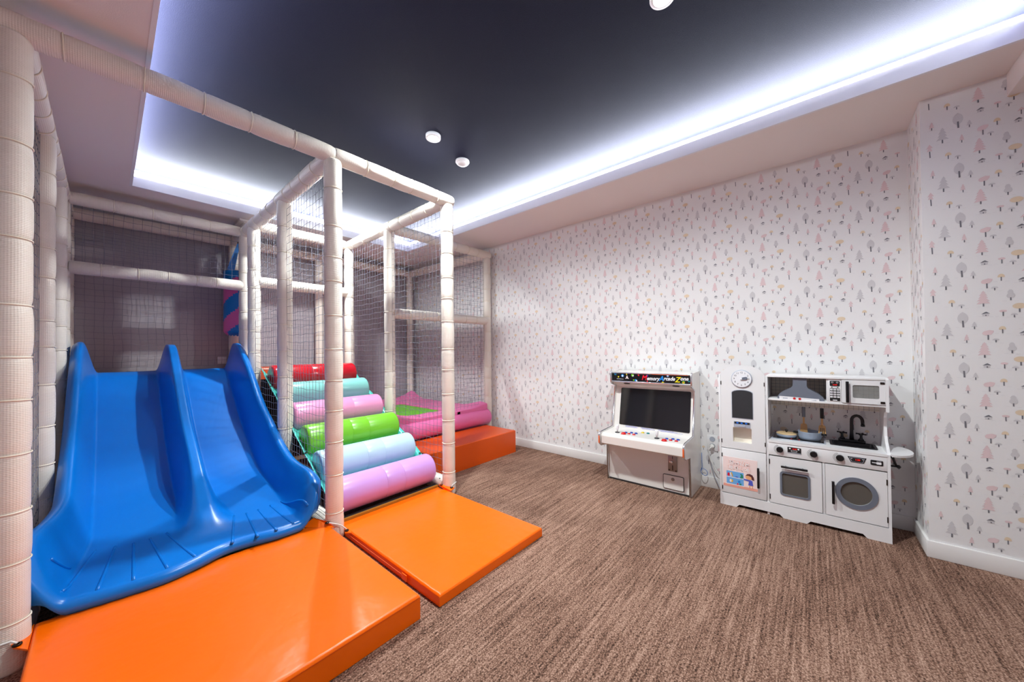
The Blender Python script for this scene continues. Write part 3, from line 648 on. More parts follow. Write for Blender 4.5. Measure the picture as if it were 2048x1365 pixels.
def slant(x0, z0, x1, z1, v): t = (v-z0)/(z1-z0); return x0+(x1-x0)*t
def onscreen(u, v, d): return (slant(2.9, .424, 2.968, .78, v)-d, -u, v)
MB().prism(rrect(-1.302, -.73, .452, .766, .01), onscreen, .0, .004).build('screen', M['screen'], ar, 'switched-off dark screen')
mb = MB()
for k, (u0, u1, v) in enumerate([(-1.245, -1.13, .4455), (-1.245, -1.15, .441), (-1.245, -1.14, .4365), (-1.11, -1.0, .4455), (-1.11, -1.03, .441), (-1.10, -.99, .4365), (-.97, -.85, .4455), (-.96, -.82, .441), (-.95, -.78, .4365)]):
    mb.flat([(u0, v), (u1, v), (u1, v+.0016), (u0, v+.0016)], onscreen, .0006)
stuff(mb.build('instruction_print', M['po_dress'], ar, recalc=False))
def deck(x): return .415+(x-2.68)/(2.9-2.68)*.009
def btn(name, x, y, m, r=.0105, h=.007):
    q = MB().lathe([(r*1.25, 0), (r*1.25, .0025), (r, .003), (r*.95, h), (r*.6, h+.001)], (x, y, deck(x)), 'z', 18).build(name, M[m], ar)
for dx, dy in ((0, 0), (-.036+.026, -.325+.0)):
    oy = dy; ox = -.018 if dy else 0
    btn('button', 2.716+ox, 1.182+oy, 'redp', .017, .012)
    for x, y, c in ((2.761, 1.181, 'bluep'), (2.778, 1.141, 'bluep'), (2.778, 1.103, 'bluep'), (2.738, 1.146, 'redp'), (2.736, 1.105, 'redp')): btn('button', x+ox*.3, y+oy, c)
btn('button', 2.829, 1.067, 'yellowp'); btn('button', 2.829, 1.024, 'greenp')
for x, y in ((2.734, 1.243), (2.732, .922)):
    z = deck(x)
    j = MB().lathe([(.019, 0), (.019, .003)], (x, y, z), 'z', 20).build('joystick_plate', M['slate'], ar)
    MB().lathe([(.005, .002), (.005, .018), (.0085, .021), (.0125, .034), (.014, .056), (.0125, .062), (.008, .0655), (.002, .067)], (x, y, z), 'z', 18).build('joystick', M['mq_white'], ar)
MB().box(2.6485, 2.6545, AY0+.02, AY1-.02, .335, .392).build('front_apron', M['warmwhite'], ar)
for y in (AY0+.004, AY1-.013): MB().box(2.626, 2.634, y, y+.009, .335, .395, b=.001).build('reflector', M['mq_orange'], ar)
# coin slot and cash door
c = MB().box(2.79, 2.8, .795, .86, .168, .285, b=.001).build('coin_slot', M['steel'], ar, 'steel coin slot plate')
MB().box(2.787, 2.7905, .8235, .829, .178, .215).build('slot', M['ink'], c)
MB().box(2.787, 2.7905, .826, .829, .262, .285).build('slot', M['ink'], c)
MB().lathe([(.011, 0), (.009, -.01), (.004, -.012)], (2.79, .832, .24), 'x', 16).build('knob', M['chrome'], c)
MB().lathe([(.008, 0), (.007, -.008)], (2.79, .842, .241), 'x', 16).build('knob', M['chrome'], c)
for y in (.803, .852): MB().lathe([(.005, 0), (.004, -.004)], (2.79, y, .176), 'x', 10).build('screw', M['eyelet'], c)
mb = MB(); inn = rrect(-.898, -.752, .03, .134, .008); out = rrect(-.901, -.749, .027, .137, .01); mb.ring(out, inn, FX, 2.796, 2.802)
dr = MB().prism(rrect(-.897, -.753, .031, .133, .008), FX, 2.7945, 2.802).build('cash_door', M['warmwhite'], ar)
mb.build('door_gap', M['shadowgap'], dr)
MB().lathe([(.0125, 0), (.0115, -.003), (.006, -.0035)], (2.7945, .828, .106), 'x', 20).build('lock', M['steel'], dr)
# marquee
mqx = 2.874
mq = MB().box(mqx, mqx+.01, AY0+.016, AY1-.016, .833, .9).build('marquee', M['mq_bg'], ar, 'black marquee panel with bright lettering')
for z0, z1 in ((.822, .834), (.899, .909)): MB().box(mqx-.005, mqx+.01, AY0+.012, AY1-.012, z0, z1, b=.002).build('marquee_rail', M['chrome'], ar)
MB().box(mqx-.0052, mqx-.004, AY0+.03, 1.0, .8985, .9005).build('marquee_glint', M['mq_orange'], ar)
u = -1.088
for body, c, sz_, z, gap in (('M', 'mq_red', .056, .868, -.004), ('emory', 'mq_white', .041, .864, -.006), ('A', 'mq_blue', .056, .866, -.003), ('rcade', 'mq_white', .041, .868, -.001), ('Z', 'mq_yel', .058, .862, -.011), ('one', 'mq_white', .041, .873, 0)):
    o = text(body, sz_, M[c], 'lettering', mq, (mqx-.0008, -u, z), shear=.3, bold=.0012, align='LEFT')
    ys = [v.co.y for v in o.data.vertices]; w_ = (max(ys)-min(ys)); k = .93
    for v in o.data.vertices: v.co.y *= k
    u += w_*k+gap
for y, z, r, c in ((1.318, .893, .012, 'greenp'), (1.318, .895, .008, 'bluep'), (1.29, .868, .006, 'mq_yel'), (1.253, .88, .012, 'mq_blue'), (1.253, .878, .007, 'mq_white'), (1.216, .893, .005, 'mq_yel'), (1.165, .887, .012, 'lawn'), (1.16, .882, .006, 'mq_white'),
                   (1.113, .888, .006, 'mq_red'), (1.137, .845, .009, 'mq_blue'), (1.13, .842, .006, 'mq_white'), (1.155, .846, .006, 'lawn'), (1.04, .841, .005, 'mq_red'), (1.04, .886, .008, 'bluep'), (.878, .893, .01, 'mq_blue'), (.878, .892, .006, 'mq_white'), (.762, .845, .011, 'lawn'), (.762, .843, .006, 'mq_orange'), (.722, .855, .007, 'greenp')):
    MB().prism(ell(-y, z, r, r, 16), FX, mqx-.0006-(.012-r)*.02, mqx).build('planet', M[c], mq)
MB().prism([(-1.213, .884), (-1.207, .872), (-1.205, .862), (-1.196, .854), (-1.205, .855), (-1.213, .858), (-1.221, .855), (-1.23, .853), (-1.221, .862), (-1.219, .872)], FX, mqx-.001, mqx).build('rocket', M['po_pink'], mq)
MB().prism([(-.916, .846), (-.911, .838), (-.902, .836), (-.93, .834), (-.921, .838)], FX, mqx-.001, mqx).build('star', M['mq_yel'], mq)
mb = MB()
for k in range(9): mb.flat([(-1.305+k*.0068, .849-k*.0002), (-1.300+k*.0068, .849-k*.0002), (-1.3005+k*.0068, .853-k*.0002), (-1.3045+k*.0068, .8525-k*.0002)], FX, mqx-.0006)
stuff(mb.build('small_print', M['mq_white'], mq, recalc=False))
for y in (1.235, .83):
    fn = lambda u, v, d: (2.958-(v)*.066*1.0-.0-d*.3, -u, .796+v*.026-d)
    MB().prism(ell(-y, .55, .028, .22, 20), fn, .0005, .003).build('speaker_slot', M['ink'], ar)

# ------------------------------------------------------------------ wall socket, plug and cables between the machines
t = thing('wall_socket', (3.1, .614, .3), 'white double wall socket between the arcade cabinet and the toy kitchen', 'socket')
pl = MB().box(3.097, XW, .577, .651, .296, .416, b=.002).build('plate', M['white'], t)
for z in (.386, .333): MB().lathe([(.02, 0), (.019, -.002), (.016, .006), (.004, .006)], (3.096, .614, z), 'x', 24).build('outlet', M['lgrey'], t)
t = thing('power_cable', (3.08, .55, 0), 'white plug and cable hanging from the wall socket behind the toy kitchen', 'cable')
MB().lathe([(.017, 0), (.017, -.018), (.011, -.03), (.005, -.034)], (3.096, .614, .333), 'x', 20).build('plug', M['cord'], t)
MB().tube([(3.064, .614, .333), (3.058, .63, .315), (3.06, .638, .285), (3.066, .62, .22), (3.07, .585, .15), (3.072, .545, .1), (3.07, .5, .06), (3.06, .46, .02)], .0036, 8).build('cable', M['cord'], t)
MB().tube([(3.07, .64, .3), (3.075, .625, .22), (3.08, .6, .1), (3.075, .565, .025), (3.07, .52, .006), (3.06, .47, .006)], .0033, 8).build('cable', M['lgrey'], t)
tag(MB().tube([(3.06+.02*math.sin(k/14*PI*2), .668+.024*math.cos(k/14*PI*2), .125+.02*math.sin(k/14*PI*2+.5)) for k in range(14)]+[(3.085, .688, .15), (3.085, .689, .27)], .002, 6).build('blue_wire', M['bluewire']), 'thin loop of blue wire hanging beside the arcade cabinet', 'wire')

# ------------------------------------------------------------------ toy kitchen (faces -x)
KX, KB = 2.83, 3.092
K = thing('toy_kitchen', (2.96, .095, 0), 'white wooden toy kitchen with fridge, oven and washing machine', 'toy kitchen')
KL, KD, KR = .516, .236, -.327
def kb(name, x0, x1, y0, y1, z0, z1, m='white', b=.0015, parent=None, label=None): return MB().box(x0, x1, y0, y1, z0, z1, b=b).build(name, M[m], parent or K, label)
kb('side_panel', KX, KB, KL-.012, KL, 0, .92)
kb('divider', KX+.004, KB, .229, .242, 0, .918)
RP = [(2.83, 0), (2.83, .495), (2.85, .522), (2.895, .552), (2.922, .585), (2.932, .635), (2.925, .69), (2.905, .72), (2.87, .731), (2.832, .733), (2.832, .916), (2.845, .924), (KB, .924), (KB, 0)]
MB().prism(RP, SY, KR, KR+.013).build('side_panel', M['white'], K)
kb('partition', KX+.006, KB, -.049, -.037, .085, .4)
kb('base_board', KX+.01, KB, KR+.013, KL-.012, .07, .083)
MB().prism([(-KL, 0), (-.418, 0), (-.40, .02), (-.177, .02), (-.156, 0), (-.04, 0), (-.022, .02), (.21, .02), (.228, 0), (-KR, 0), (-KR, .083), (-KL, .083)], FX, KX-.002, KX+.01).build('kick_plate', M['white'], K)
# worktop with a real sink hole
SX0, SX1, SY0, SY1 = 2.918, 3.05, -.28, -.085
mb = MB(); mb.box(KX-.003, SX0, KR+.013, .229, .482, .497).box(SX1, KB, KR+.013, .229, .482, .497).box(SX0, SX1, SY1, .229, .482, .497).box(SX0, SX1, KR+.013, SY0, .482, .497)
mb.build('worktop', M['white'], K)
mb = MB(); PZ = lambda u, v, d: (u, v, d)
mb.ring(rrect(SX0-.008, SX1+.008, SY0-.008, SY1+.008, .016), rrect(SX0+.004, SX1-.004, SY0+.004, SY1-.004, .014), PZ, .497, .5015)
inn = rrect(SX0+.004, SX1-.004, SY0+.004, SY1-.004, .014); bot = rrect(SX0+.012, SX1-.012, SY0+.012, SY1-.012, .014); n = len(inn)
mb.add([(a, b, .499) for a, b in inn]+[(a, b, .45) for a, b in bot], [(i, (i+1) % n, n+(i+1) % n, n+i) for i in range(n)]+[tuple(range(n, 2*n))])
mb.build('sink', M['black'], K, 'black sink basin')
# faucet
fx = 3.062
fc = MB().box(fx-.02, fx+.018, -.247, -.122, .4975, .515, b=.003).build('faucet', M['black'], K, 'black swan-neck faucet with cross handles')
pts = [(fx, -.185, .512), (fx, -.185, .56), (fx, -.186, .628)]+[(fx-.012*(1-math.cos(a))/2, -.186-.0245*(1-math.cos(a)), .636+.034*math.sin(a)) for a in [PI*k/10 for k in range(1, 11)]]+[(fx-.013, -.2358, .618)]
MB().tube(pts, [.012, .0085, .0085]+[.0085]*10+[.0085], 14).build('spout', M['black'], fc)
MB().lathe([(.0105, 0), (.0095, .012)], (fx-.013, -.2358, .606), 'z', 16).build('nozzle', M['black'], fc)
for y in (-.14, -.228):
    MB().lathe([(.015, 0), (.013, .008), (.007, .016), (.006, .03), (.008, .04), (.006, .046)], (fx-.004, y, .514), 'z', 16).build('tap_stem', M['black'], fc)
    mb = MB()
    for a in (.35, .35+PI/2):
        c, s = math.cos(a)*.024, math.sin(a)*.024
        mb.tube([(fx-.004-s, y-c, .556), (fx-.004-s*.8, y-c*.8, .556), (fx-.004, y, .556), (fx-.004+s*.8, y+c*.8, .556), (fx-.004+s, y+c, .556)], [.0055, .004, .0042, .004, .0055], 8)
    mb.build('tap_handle', M['black'], fc)
# hob
hb = MB().box(2.892, 3.068, -.058, .219, .497, .5005, b=.001).build('hob', M['lgrey'], K, 'dark glass hob in a grey frame')
MB().box(2.9, 3.06, -.05, .211, .5003, .5018).build('hob_glass', M['hob'], hb)
for x, y in ((2.909, .112), (2.909, .072)): MB().lathe([(.005, 0), (.004, .003)], (x, y, .5018), 'z', 12).build('touch_spot', M['redp'], hb)
# control panel
cp = kb('control_panel', KX, KX+.014, KR+.013, .229, .4, .481)
for y in (.17, .002, -.118):
    k = MB().lathe([(.0185, 0), (.018, -.014), (.0165, -.017)], (KX, y, .442), 'x', 24).build('dial', M['black'], cp)
    MB().box(KX-.0185, KX-.016, y-.002, y+.002, .427, .457, b=.0005).build('dial_ridge', M['slate'], k) if False else None
    mb = MB()
    for a0 in range(9):
        a = PI*.62+a0*PI*.76/8; c, s = math.cos(a), math.sin(a)
        mb.flat([(-y+.024*c-.0006*s, .442+.024*s+.0006*c), (-y+.024*c+.0006*s, .442+.024*s-.0006*c), (-y+.0275*c+.0006*s, .442+.0275*s-.0006*c), (-y+.0275*c-.0006*s, .442+.0275*s+.0006*c)], FX, KX-.0006)
    arc = [(-y+.0225*math.cos(a), .442+.0225*math.sin(a)) for a in [PI*.62+PI*.76*i/14 for i in range(15)]]; arc2 = [(-y+.0237*math.cos(a), .442+.0237*math.sin(a)) for a in [PI*.62+PI*.76*i/14 for i in range(15)]]
    mb.flat(arc+arc2[::-1], FX, KX-.0006)
    arc = [(-y+.0295*math.cos(a), .442+.0295*math.sin(a)) for a in [PI*.62+PI*.76*i/14 for i in range(15)]]; arc2 = [(-y+.0305*math.cos(a), .442+.0305*math.sin(a)) for a in [PI*.62+PI*.76*i/14 for i in range(15)]]
    mb.flat(arc+arc2[::-1], FX, KX-.0006)
    mb.build('dial_scale', M['ink'], cp, recalc=False)
ds = MB().prism(rrect(-.13, -.062, .428, .466, .002), FX, KX-.002, KX).build('oven_display', M['ink'], cp)
MB().prism(rrect(-.1295, -.0625, .4285, .432, .001), FX, KX-.0026, KX-.0015).build('display_base', M['lgrey'], ds)
text('12:30', .0105, M['redled'], 'digits', ds, (KX-.0026, .095, .4565))
for y in (.118, .075): MB().lathe([(.005, 0), (.005, -.001)], (KX-.002, y, .4575), 'x', 14).build('display_button', M['mq_white'], ds)
MB().ring(rrect(-.112, -.082, .4375, .448, .002), rrect(-.1105, -.0835, .439, .4465, .001), FX, KX-.0028, KX-.002).build('display_icon', M['mq_white'], ds)
d2 = [(.151, .459), (.231, .459), (.219, .427), (.165, .427)]
ds = MB().prism(d2, FX, KX-.002, KX).build('washer_display', M['ink'], cp)
MB().prism([(.158, .4555), (.224, .4555), (.2165, .4305), (.168, .4305)], FX, KX-.0022, KX-.0018).build('display_border', M['lgrey'], ds)
MB().prism([(.1605, .454), (.2215, .454), (.2148, .432), (.170, .432)], FX, KX-.0026, KX-.002).build('display_face', M['ink'], ds)
text('1:30', .0125, M['redled'], 'digits', ds, (KX-.003, -.194, .4435))
for y in (-.169, -.216): MB().lathe([(.0022, 0), (.0022, -.001)], (KX-.0026, y, .449), 'x', 10).build('display_lamp', M['mq_white'], ds)
ds = MB().prism(rrect(.247, .298, .427, .456, .005), FX, KX-.002, KX).build('icon_plate', M['ink'], cp)
mb = MB(); mb.flat([(.253, .4395), (.27, .4395), (.27, .444), (.253, .444)], FX, KX-.0026); mb.flat(rrect(.27, .291, .434, .447, .004), FX, KX-.0026); mb.flat(ell(.274, .451, .0018, .0018, 10), FX, KX-.0026); mb.flat(ell(.281, .4525, .0018, .0018, 10), FX, KX-.0026); mb.flat(ell(.288, .4515, .0018, .0018, 10), FX, KX-.0026)
mb.build('pan_icon', M['mq_white'], ds, recalc=False)
# oven door
def bar_handle(p0, p1, parent, out=.02, wd=.013):
    mb = MB(); a, b = Vector(p0), Vector(p1); d = (b-a).normalized()
    mb.box(min(a.x, b.x)-out-.006, min(a.x, b.x)-out+.006, min(a.y, b.y)-(wd/2 if abs(d.z) > .5 else 0), max(a.y, b.y)+(wd/2 if abs(d.z) > .5 else 0), min(a.z, b.z)-(wd/2 if abs(d.y) > .5 else 0), max(a.z, b.z)+(wd/2 if abs(d.y) > .5 else 0), b=.003)
    for t in (.18, .82):
        q = a.lerp(b, t); mb.tube([q, q-Vector((out, 0, 0))], .005, 10)
    return mb.build('handle', M['black'], parent, 'black bar handle')
win = rrect(-.161, -.031, .156, .293, .012)
od = MB().ring(outer_for(win, -.227, .035, .088, .393), win, FX, KX-.001, KX+.012).build('oven_door', M['white'], K)
MB().ring(rrect(-.172, -.02, .149, .303, .018), rrect(-.1605, -.0315, .157, .2925, .011), FX, KX-.005, KX-.0005).build('window_frame', M['grey'], od)
MB().prism(win, FX, KX+.003, KX+.006).build('pane', M['glass'], od)
bar_handle((KX, .165, .337), (KX, .031, .337), od)
kb('oven_interior', KX+.1, KX+.106, -.03, .222, .09, .39, 'inside')
# washer door
cw, rw = (.185, .246), .068
hole = ell(*cw, rw, rw, 40)
wd = MB().ring(outer_for(hole, .0505, .3125, .088, .394), hole, FX, KX-.001, KX+.012).build('washer_door', M['white'], K)
MB().ring(ell(*cw, .0915, .0925, 40), ell(*cw, .0675, .0675, 40), FX, KX-.006, KX-.0005).build('door_ring', M['grey'], wd)
MB().prism(hole, FX, KX+.003, KX+.006).build('pane', M['glass'], wd)
bar_handle((KX, -.085, .3), (KX, -.085, .164), wd)
kb('washer_interior', KX+.1, KX+.106, KR+.015, -.05, .09, .39, 'inside')
# fridge doors
fd = kb('fridge_door', KX-.001, KX+.012, .244, .503, .088, .399)
bar_handle((KX, .287, .301), (KX, .287, .165), fd)
shd = .912
rec = rrect(-.431, -.322, .451, .553, .003)
mb = MB(); mb.ring(outer_for(rec, -.503, -.244, .404, .6), rec, FX, KX-.001, KX+.012)
mb.prism([(-.503, .6), (-.244, .6), (-.244, shd)]+[(-.3735+.1295*math.cos(PI*i/24), shd+.074*math.sin(PI*i/24)) for i in range(1, 24)]+[(-.503, shd)], FX, KX-.001, KX+.012)
fu = mb.build('freezer_door', M['white'], K, 'tall upper fridge door with an arched top')
mb = MB(); mb.box(KX+.055, KX+.058, .322, .431, .451, .553); mb.box(KX+.01, KX+.056, .319, .322, .448, .556); mb.box(KX+.01, KX+.056, .431, .434, .448, .556); mb.box(KX+.01, KX+.056, .322, .431, .448, .451); mb.box(KX+.01, KX+.056, .322, .431, .553, .556)
mb.build('dispenser_niche', M['cream'], fu)
dp = MB().prism(rrect(-.425, -.328, .559, .596, .001), FX, KX-.004, KX-.001).build('dispenser_plate', M['lgrey'], fu)
MB().prism(rrect(-.421, -.332, .58, .594, .001), FX, KX-.005, KX-.004).build('dispenser_screen', M['ink'], dp) if False else MB().prism(rrect(-.421, -.332, .58, .594, .001), FX, KX-.005, KX-.0035).build('dispenser_screen', M['ink'], fu)
for y in (.403, .378, .352): MB().prism(rrect(-y-.006, -y+.006, .583, .591, .001), FX, KX-.0056, KX-.0045).build('screen_digit', M['blueled'], fu)
MB().prism(rrect(-.394, -.357, .562, .577, .006), FX, KX-.008, KX-.003).build('dispenser_button', M['lgrey'], fu)
bd = rrect(-.437, -.31, .617, .70, .001)
arch = [(-.437, .617), (-.31, .617), (-.31, .795)]+[(-.3735+.0635*math.cos(PI*i/16), .795+.023*math.sin(PI*i/16)) for i in range(1, 16)]+[(-.437, .795)]
arch2 = [(-.4335, .621), (-.3135, .621), (-.3135, .793)]+[(-.3735+.06*math.cos(PI*i/16), .793+.021*math.sin(PI*i/16)) for i in range(1, 16)]+[(-.4335, .793)]
MB().prism(arch, FX, KX-.0025, KX-.001).build('board_frame', M['lgrey'], fu)
MB().prism(arch2, FX, KX-.0035, KX-.002).build('blackboard', M['slate'], fu)
# clock
ck = MB().lathe([(.0615, 0), (.0615, -.006), (.058, -.008)], (KX-.001, .3745, .893), 'x', 48).build('clock', M['lgrey'], K, 'round clock face with numerals on the fridge door')
MB().lathe([(.057, 0), (.057, -.0012)], (KX-.009, .3745, .893), 'x', 48).build('clock_face', M['mq_white'], ck)
for h in range(1, 13):
    a = PI/2-h*PI/6; text(str(h), .0165, M['ink'], 'numeral', ck, (KX-.0106, .3745-.043*math.cos(a), .893+.043*math.sin(a)), ext=.0002)
mb = MB(); a = math.radians(12); ca, sa = math.cos(a), math.sin(a)
hp = [(-.004, -.005), (.012, -.009), (.03, -.009), (.036, -.003), (.036, .003), (.03, .009), (.012, .009), (-.004, .005)]
mb.prism([(-.3745+p*ca-q*sa, .893+p*sa+q*ca) for p, q in hp], FX, KX-.017, KX-.0115).build('clock_hand', M['grey'], ck)
MB().lathe([(.006, 0), (.006, -.009), (.004, -.0105)], (KX-.0105, .3745, .893), 'x', 16).build('clock_pin', M['mq_white'], ck)
for y, z, p in ((.5, .35, fd), (.5, .12, fd), (.5, .45, fu), (.5, .86, fu), (.247, .86, fu), (.247, .46, fu)): MB().box(KX-.003, KX, y-.0025, y+.0025, z-.013, z+.013).build('hinge', M['eyelet'], p)
for y, z, p in ((.2255, .355, od), (.2255, .125, od), (-.311, .34, wd), (-.311, .13, wd)): MB().box(KX-.003, KX, y-.0025, y+.0025, z-.016, z+.016).build('hinge', M['eyelet'], p)
# upper shelf, hood, microwave
kb('top_board', KX+.004, KB, KR+.013, .229, .911, .924)
kb('shelf_board', KX+.012, KB, KR+.013, .229, .758, .771)
bp = kb('back_panel', KB-.004, KB, KR+.013, .229, .70, .911, 'cream', 0)
mb = MB()
for i in range(24):
    u = -.225+i*.0235
    if u < .312: mb.box(KB-.0048, KB-.0042, -u-.0006, -u+.0006, .7, .911)
for j in range(9): mb.box(KB-.0048, KB-.0042, KR+.014, .228, .708+j*.0235, .7092+j*.0235)
stuff(mb.build('grid_print', M['grey'], bp))
kb('upper_partition', KX+.014, KB, -.072, -.064, .771, .911)
mpn = kb('microwave_panel', KX+.012, KX+.024, -.131, -.072, .771, .911)
kp = MB().prism(rrect(.0795, .1245, .779, .853, .004), FX, KX+.009, KX+.0125).build('keypad', M['ink'], mpn) if False else None
px = KX+.0115
MB().prism(rrect(.0795, .1245, .868, .9, .005), FX, px-.0015, px+.002).build('microwave_display', M['ink'], K)
text('12:00', .0095, M['redled'], 'digits', mpn, (px-.002, -.102, .8765))
for y in (-.091, -.113): MB().ring(ell(-y, .891, .0048, .0048, 14), ell(-y, .891, .0036, .0036, 14), FX, px-.0022, px-.001).build('display_icon', M['mq_white'], mpn)
for y in (-.089, -.115): MB().prism(ell(-y, .861, .004, .0026, 12), FX, px-.001, px+.002).build('microwave_button', M['ink'], mpn)
kp = MB().prism(rrect(.079, .125, .779, .855, .004), FX, px-.0015, px+.002).build('keypad', M['ink'], K)
lab = ['1', '2', '3', '4', '5', '6', '7', '8', '9', '', '0', '']
for q in range(12):
    u = .0865+(q % 3)*.0155; v = .847-(q//3)*.0145
    MB().prism(rrect(u-.0062, u+.0062, v-.0048, v+.0048, .0015), FX, px-.0025, px-.001).build('key', M['mq_white'], kp)
    if lab[q]: text(lab[q], .008, M['ink'], 'numeral', kp, (px-.0028, -u, v), ext=.0002)
MB().prism(rrect(.092, .112, .7815, .7865, .002), FX, px-.0025, px-.001).build('key', M['mq_white'], kp)
wn = rrect(.18, .29, .804, .88, .008)
mw = MB().ring(outer_for(wn, .132, .3135, .773, .909), wn, FX, KX+.006, KX+.017).build('microwave_door', M['white'], K)
MB().prism(wn, FX, KX+.01, KX+.012).build('pane', M['clear'], mw)
bar_handle((KX+.006, -.156, .901), (KX+.006, -.156, .776), mw, .014, .014)
for z in (.896, .785): MB().box(KX+.003, KX+.006, -.311, -.293, z-.006, z+.006).build('hinge', M['eyelet'], mw)
HD = [(-.098, .908), (-.098, .862), (-.105, .847), (-.125, .834), (-.152, .816), (-.17, .80), (-.178, .785), (-.1765, .768), (-.172, .763), (.046, .759), (.052, .764), (.053, .782), (.046, .795), (.025, .815), (-.002, .832), (-.022, .845), (-.0285, .86), (-.0285, .908)]
hd = MB().prism(HD, FX, KX+.018, KX+.09).build('range_hood', M['grey'], K, 'grey flared range hood')
MB().prism([(-.169, .789), (-.168, .7705), (.03, .7645), (.03, .7825)], FX, KX+.0155, KX+.0185).build('hood_strip', M['mq_white'], hd)
for y, z in ((.091, .778), (.064, .777)): MB().lathe([(.0075, 0), (.006, -.005)], (KX+.0155, y, z), 'x', 16).build('hood_button', M['redp'], hd)
mb = MB(); mb.flat([(-.012, .7712), (.016, .7702), (.016, .776)], FX, KX+.0152); mb.flat([(-.15, .7735), (-.125, .7735), (-.125, .7795), (-.15, .7795)], FX, KX+.0152)
mb.build('hood_print', M['lgrey'], hd, recalc=False)
for y in (.128, .045, -.042): MB().tube([(3.013, y, .76), (3.013, y, .748), (3.006, y, .742), (2.998, y, .746)], .0035, 8).build('utensil_hook', M['black'], K)
# ironing shelf at the right side
ir = [(2.78, KR)]+[(2.93+.15*math.cos(PI+PI*i/16), KR-.1*math.sin(PI*i/16)) for i in range(1, 16)]+[(3.08, KR)]
MB().prism(ir, PZ, .497, .508).build('side_shelf', M['white'], K, 'white half-oval side shelf')
mb = MB(); mb.tube([(2.86, KR, .478), (2.86, KR-.012, .478), (2.86, KR-.024, .435)], .006, 8); mb.tube([(2.86, KR, .43), (2.86, KR-.03, .43)], .005, 8); mb.lathe([(.003, -.009), (.009, -.005), (.0105, 0), (.009, .005), (.003, .009)], (2.86, KR-.034, .43), 'y', 14); mb.lathe([(.002, -.008), (.008, -.004), (.008, .004), (.002, .008)], (2.86, KR-.008, .48), 'y', 14)
mb.build('side_hook', M['black'], K)

# ------------------------------------------------------------------ things on and in the toy kitchen
x, y, z = 2.965, .14, .502
t = thing('frying_pan', (x, y, z), 'shallow grey toy pan with pale wooden lid on the hob', 'pan')
MB().lathe([(.048, 0), (.053, .006), (.056, .022), (.052, .022)], (x, y, z), n=36).build('pan_body', M['pot'], t)
MB().lathe([(.056, .022), (.057, .025), (.05, .029), (.02, .032), (.004, .0325)], (x, y, z), n=36).build('lid', M['lid'], t)
MB().lathe([(.004, .032), (.005, .038), (.0095, .042), (.01, .047), (.006, .05)], (x, y, z), n=18).build('knob', M['black'], t)
x, y = 2.975, .02
t = thing('saucepan', (x, y, z), 'tall grey open saucepan with black side handles on the hob', 'pan')
MB().lathe([(.05, 0), (.057, .005), (.06, .02), (.061, .05), (.0625, .053), (.058, .053), (.056, .02), (.05, .006), (.01, .005)], (x, y, z), n=40, caps=False).build('pan_body', M['pot'], t)
for s in (1, -1): MB().tube([(x-.012, y+s*.058, z+.041), (x-.014, y+s*.072, z+.042), (x-.014, y+s*.084, z+.041)], [.006, .0075, .007], 10).build('handle', M['black'], t)
def spatula(y, hm, label, slots):
    x = 3.0
    t = thing('spatula', (x, y, .53), label, 'spatula', 'toy spatulas under the hood shelf')
    MB().box(x-.006, x+.006, y-.0095, y+.0095, .641, .708, b=.003).build('grip', M[hm], t)
    MB().tube([(x, y, .708), (x, y, .722), (x, y+.004, .735), (x, y, .744), (x, y-.004, .735), (x, y, .722)], .0015, 6).build('hanging_loop', M['cord'], t)
    MB().box(x-.003, x+.003, y-.005, y+.005, .59, .642, b=.001).build('stem', M['wood'], t)
    fn = lambda u, v, d: (d, -u, v)
    bl = [(-y-.017, .588), (-y-.012, .597), (-y+.012, .597), (-y+.017, .588), (-y+.0195, .536), (-y-.0195, .536)]
    MB().prism(bl, fn, x-.003, x+.003).build('blade', M['wood'], t)
    if slots:
        for k in (-1, 0, 1):
            c = -y+k*.008
            MB().prism([(c-.0016+k*.002, .545), (c+.0016+k*.002, .545), (c+.0016, .58), (c-.0016, .58)], fn, x-.0036, x-.0028).build('slot', M['ink'], t)
spatula(.049, 'grey', 'wooden toy spatula with grey grip hanging above the saucepan', False)
spatula(-.043, 'black', 'slotted wooden toy turner with black grip hanging by the faucet', True)
t = thing('cup', (2.96, -.205, .771), 'small white cup standing inside the toy microwave', 'cup')
MB().lathe([(.018, 0), (.02, .004), (.0225, .05), (.0205, .05), (.018, .006), (.004, .005)], (2.96, -.205, .772), n=28, caps=False).build('cup_body', M['white'], t)
# poster on the fridge door
q = KX-.0015
po = thing('poster', (q, .394, .135), 'pink poster of a girl tidying toys on the lower fridge door', 'poster')
MB().box(q-.0008, q+.0005, .293, .494, .135, .342).build('sheet', M['po_pink'], po)
def pp(poly, m, k, name): return MB().prism(poly, FX, q-.0010-k*.0004, q-.0004).build(name, M[m], po)
pp([(-.494, .135), (-.293, .135), (-.293, .152), (-.494, .152)], 'po_coral', 0, 'floor_print')
pp(rrect(-.474, -.372, .155, .244, .002), 'po_blue', 1, 'shelf_print'); pp([(-.474, .2), (-.372, .2), (-.372, .204), (-.474, .204)], 'po_white', 2, 'shelf_line'); pp([(-.478, .151), (-.368, .151), (-.368, .156), (-.478, .156)], 'po_white', 2, 'shelf_line')
pp(ell(-.446, .177, .011, .011, 20), 'po_yel', 2, 'ball_print'); pp(ell(-.450, .177, .006, .0105, 16), 'po_white', 3, 'ball_stripe')
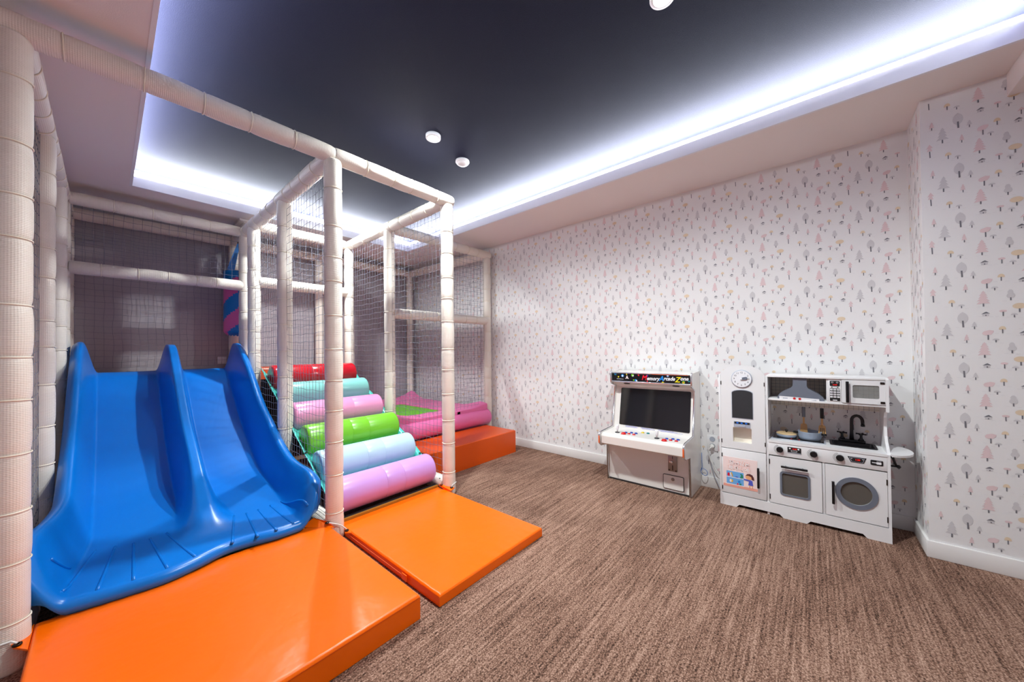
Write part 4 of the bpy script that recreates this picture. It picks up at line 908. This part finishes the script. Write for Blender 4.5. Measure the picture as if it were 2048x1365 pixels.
pp([(-.415, .157), (-.4, .157), (-.4075, .17)], 'mq_red', 2, 'cone_print'); pp([(-.405, .171), (-.392, .171), (-.392, .186), (-.405, .186)], 'mq_blue', 2, 'block_print'); pp(rrect(-.398, -.386, .157, .168, .002), 'po_green', 3, 'block_print')
pp(rrect(-.468, -.455, .207, .23, .004), 'mq_red', 2, 'book_print'); pp([(-.45, .208), (-.444, .208), (-.448, .235), (-.454, .233)], 'po_white', 2, 'book_print'); pp([(-.44, .207), (-.434, .208), (-.442, .236), (-.448, .234)], 'po_yel', 2, 'book_print')
pp(ell(-.413, .209, .010, .0035, 12), 'po_dress', 2, 'car_print')
pp([(-.394, .206), (-.382, .205), (-.374, .212), (-.378, .232), (-.388, .236), (-.394, .231), (-.386, .226), (-.39, .218)], 'po_green', 3, 'dinosaur_print')
pp([(-.346, .168), (-.318, .168), (-.322, .2), (-.336, .205), (-.372, .207), (-.372, .199), (-.342, .194)], 'po_dress', 4, 'dress_print')
for u in (-.341, -.326): pp([(u, .15), (u+.005, .15), (u+.005, .169), (u, .169)], 'po_skin', 4, 'leg_print')
pp(ell(-.343, .222, .019, .0165, 20), 'po_skin', 5, 'face_print')
pp([(-.362, .228), (-.352, .242), (-.336, .246), (-.322, .24), (-.314, .224), (-.312, .208), (-.324, .208), (-.328, .226), (-.342, .233), (-.356, .232)], 'po_hair', 6, 'hair_print')
text('장난감은', .034, M['po_white'], 'lettering', po, (q-.0016, .397, .303), bold=.0012); text('제자리에!', .034, M['po_white'], 'lettering', po, (q-.0016, .397, .267), bold=.0012)
text('장난감은', .034, M['po_coral'], 'lettering_edge', po, (q-.0011, .397, .303), bold=.0026); text('제자리에!', .034, M['po_coral'], 'lettering_edge', po, (q-.0011, .397, .267), bold=.0026)
mb = MB()
for k in range(9): mb.flat([(-.44+k*.009, .322), (-.434+k*.009, .322), (-.434+k*.009, .327), (-.44+k*.009, .327)], FX, q-.0012)
stuff(mb.build('small_print', M['po_white'], po, recalc=False))
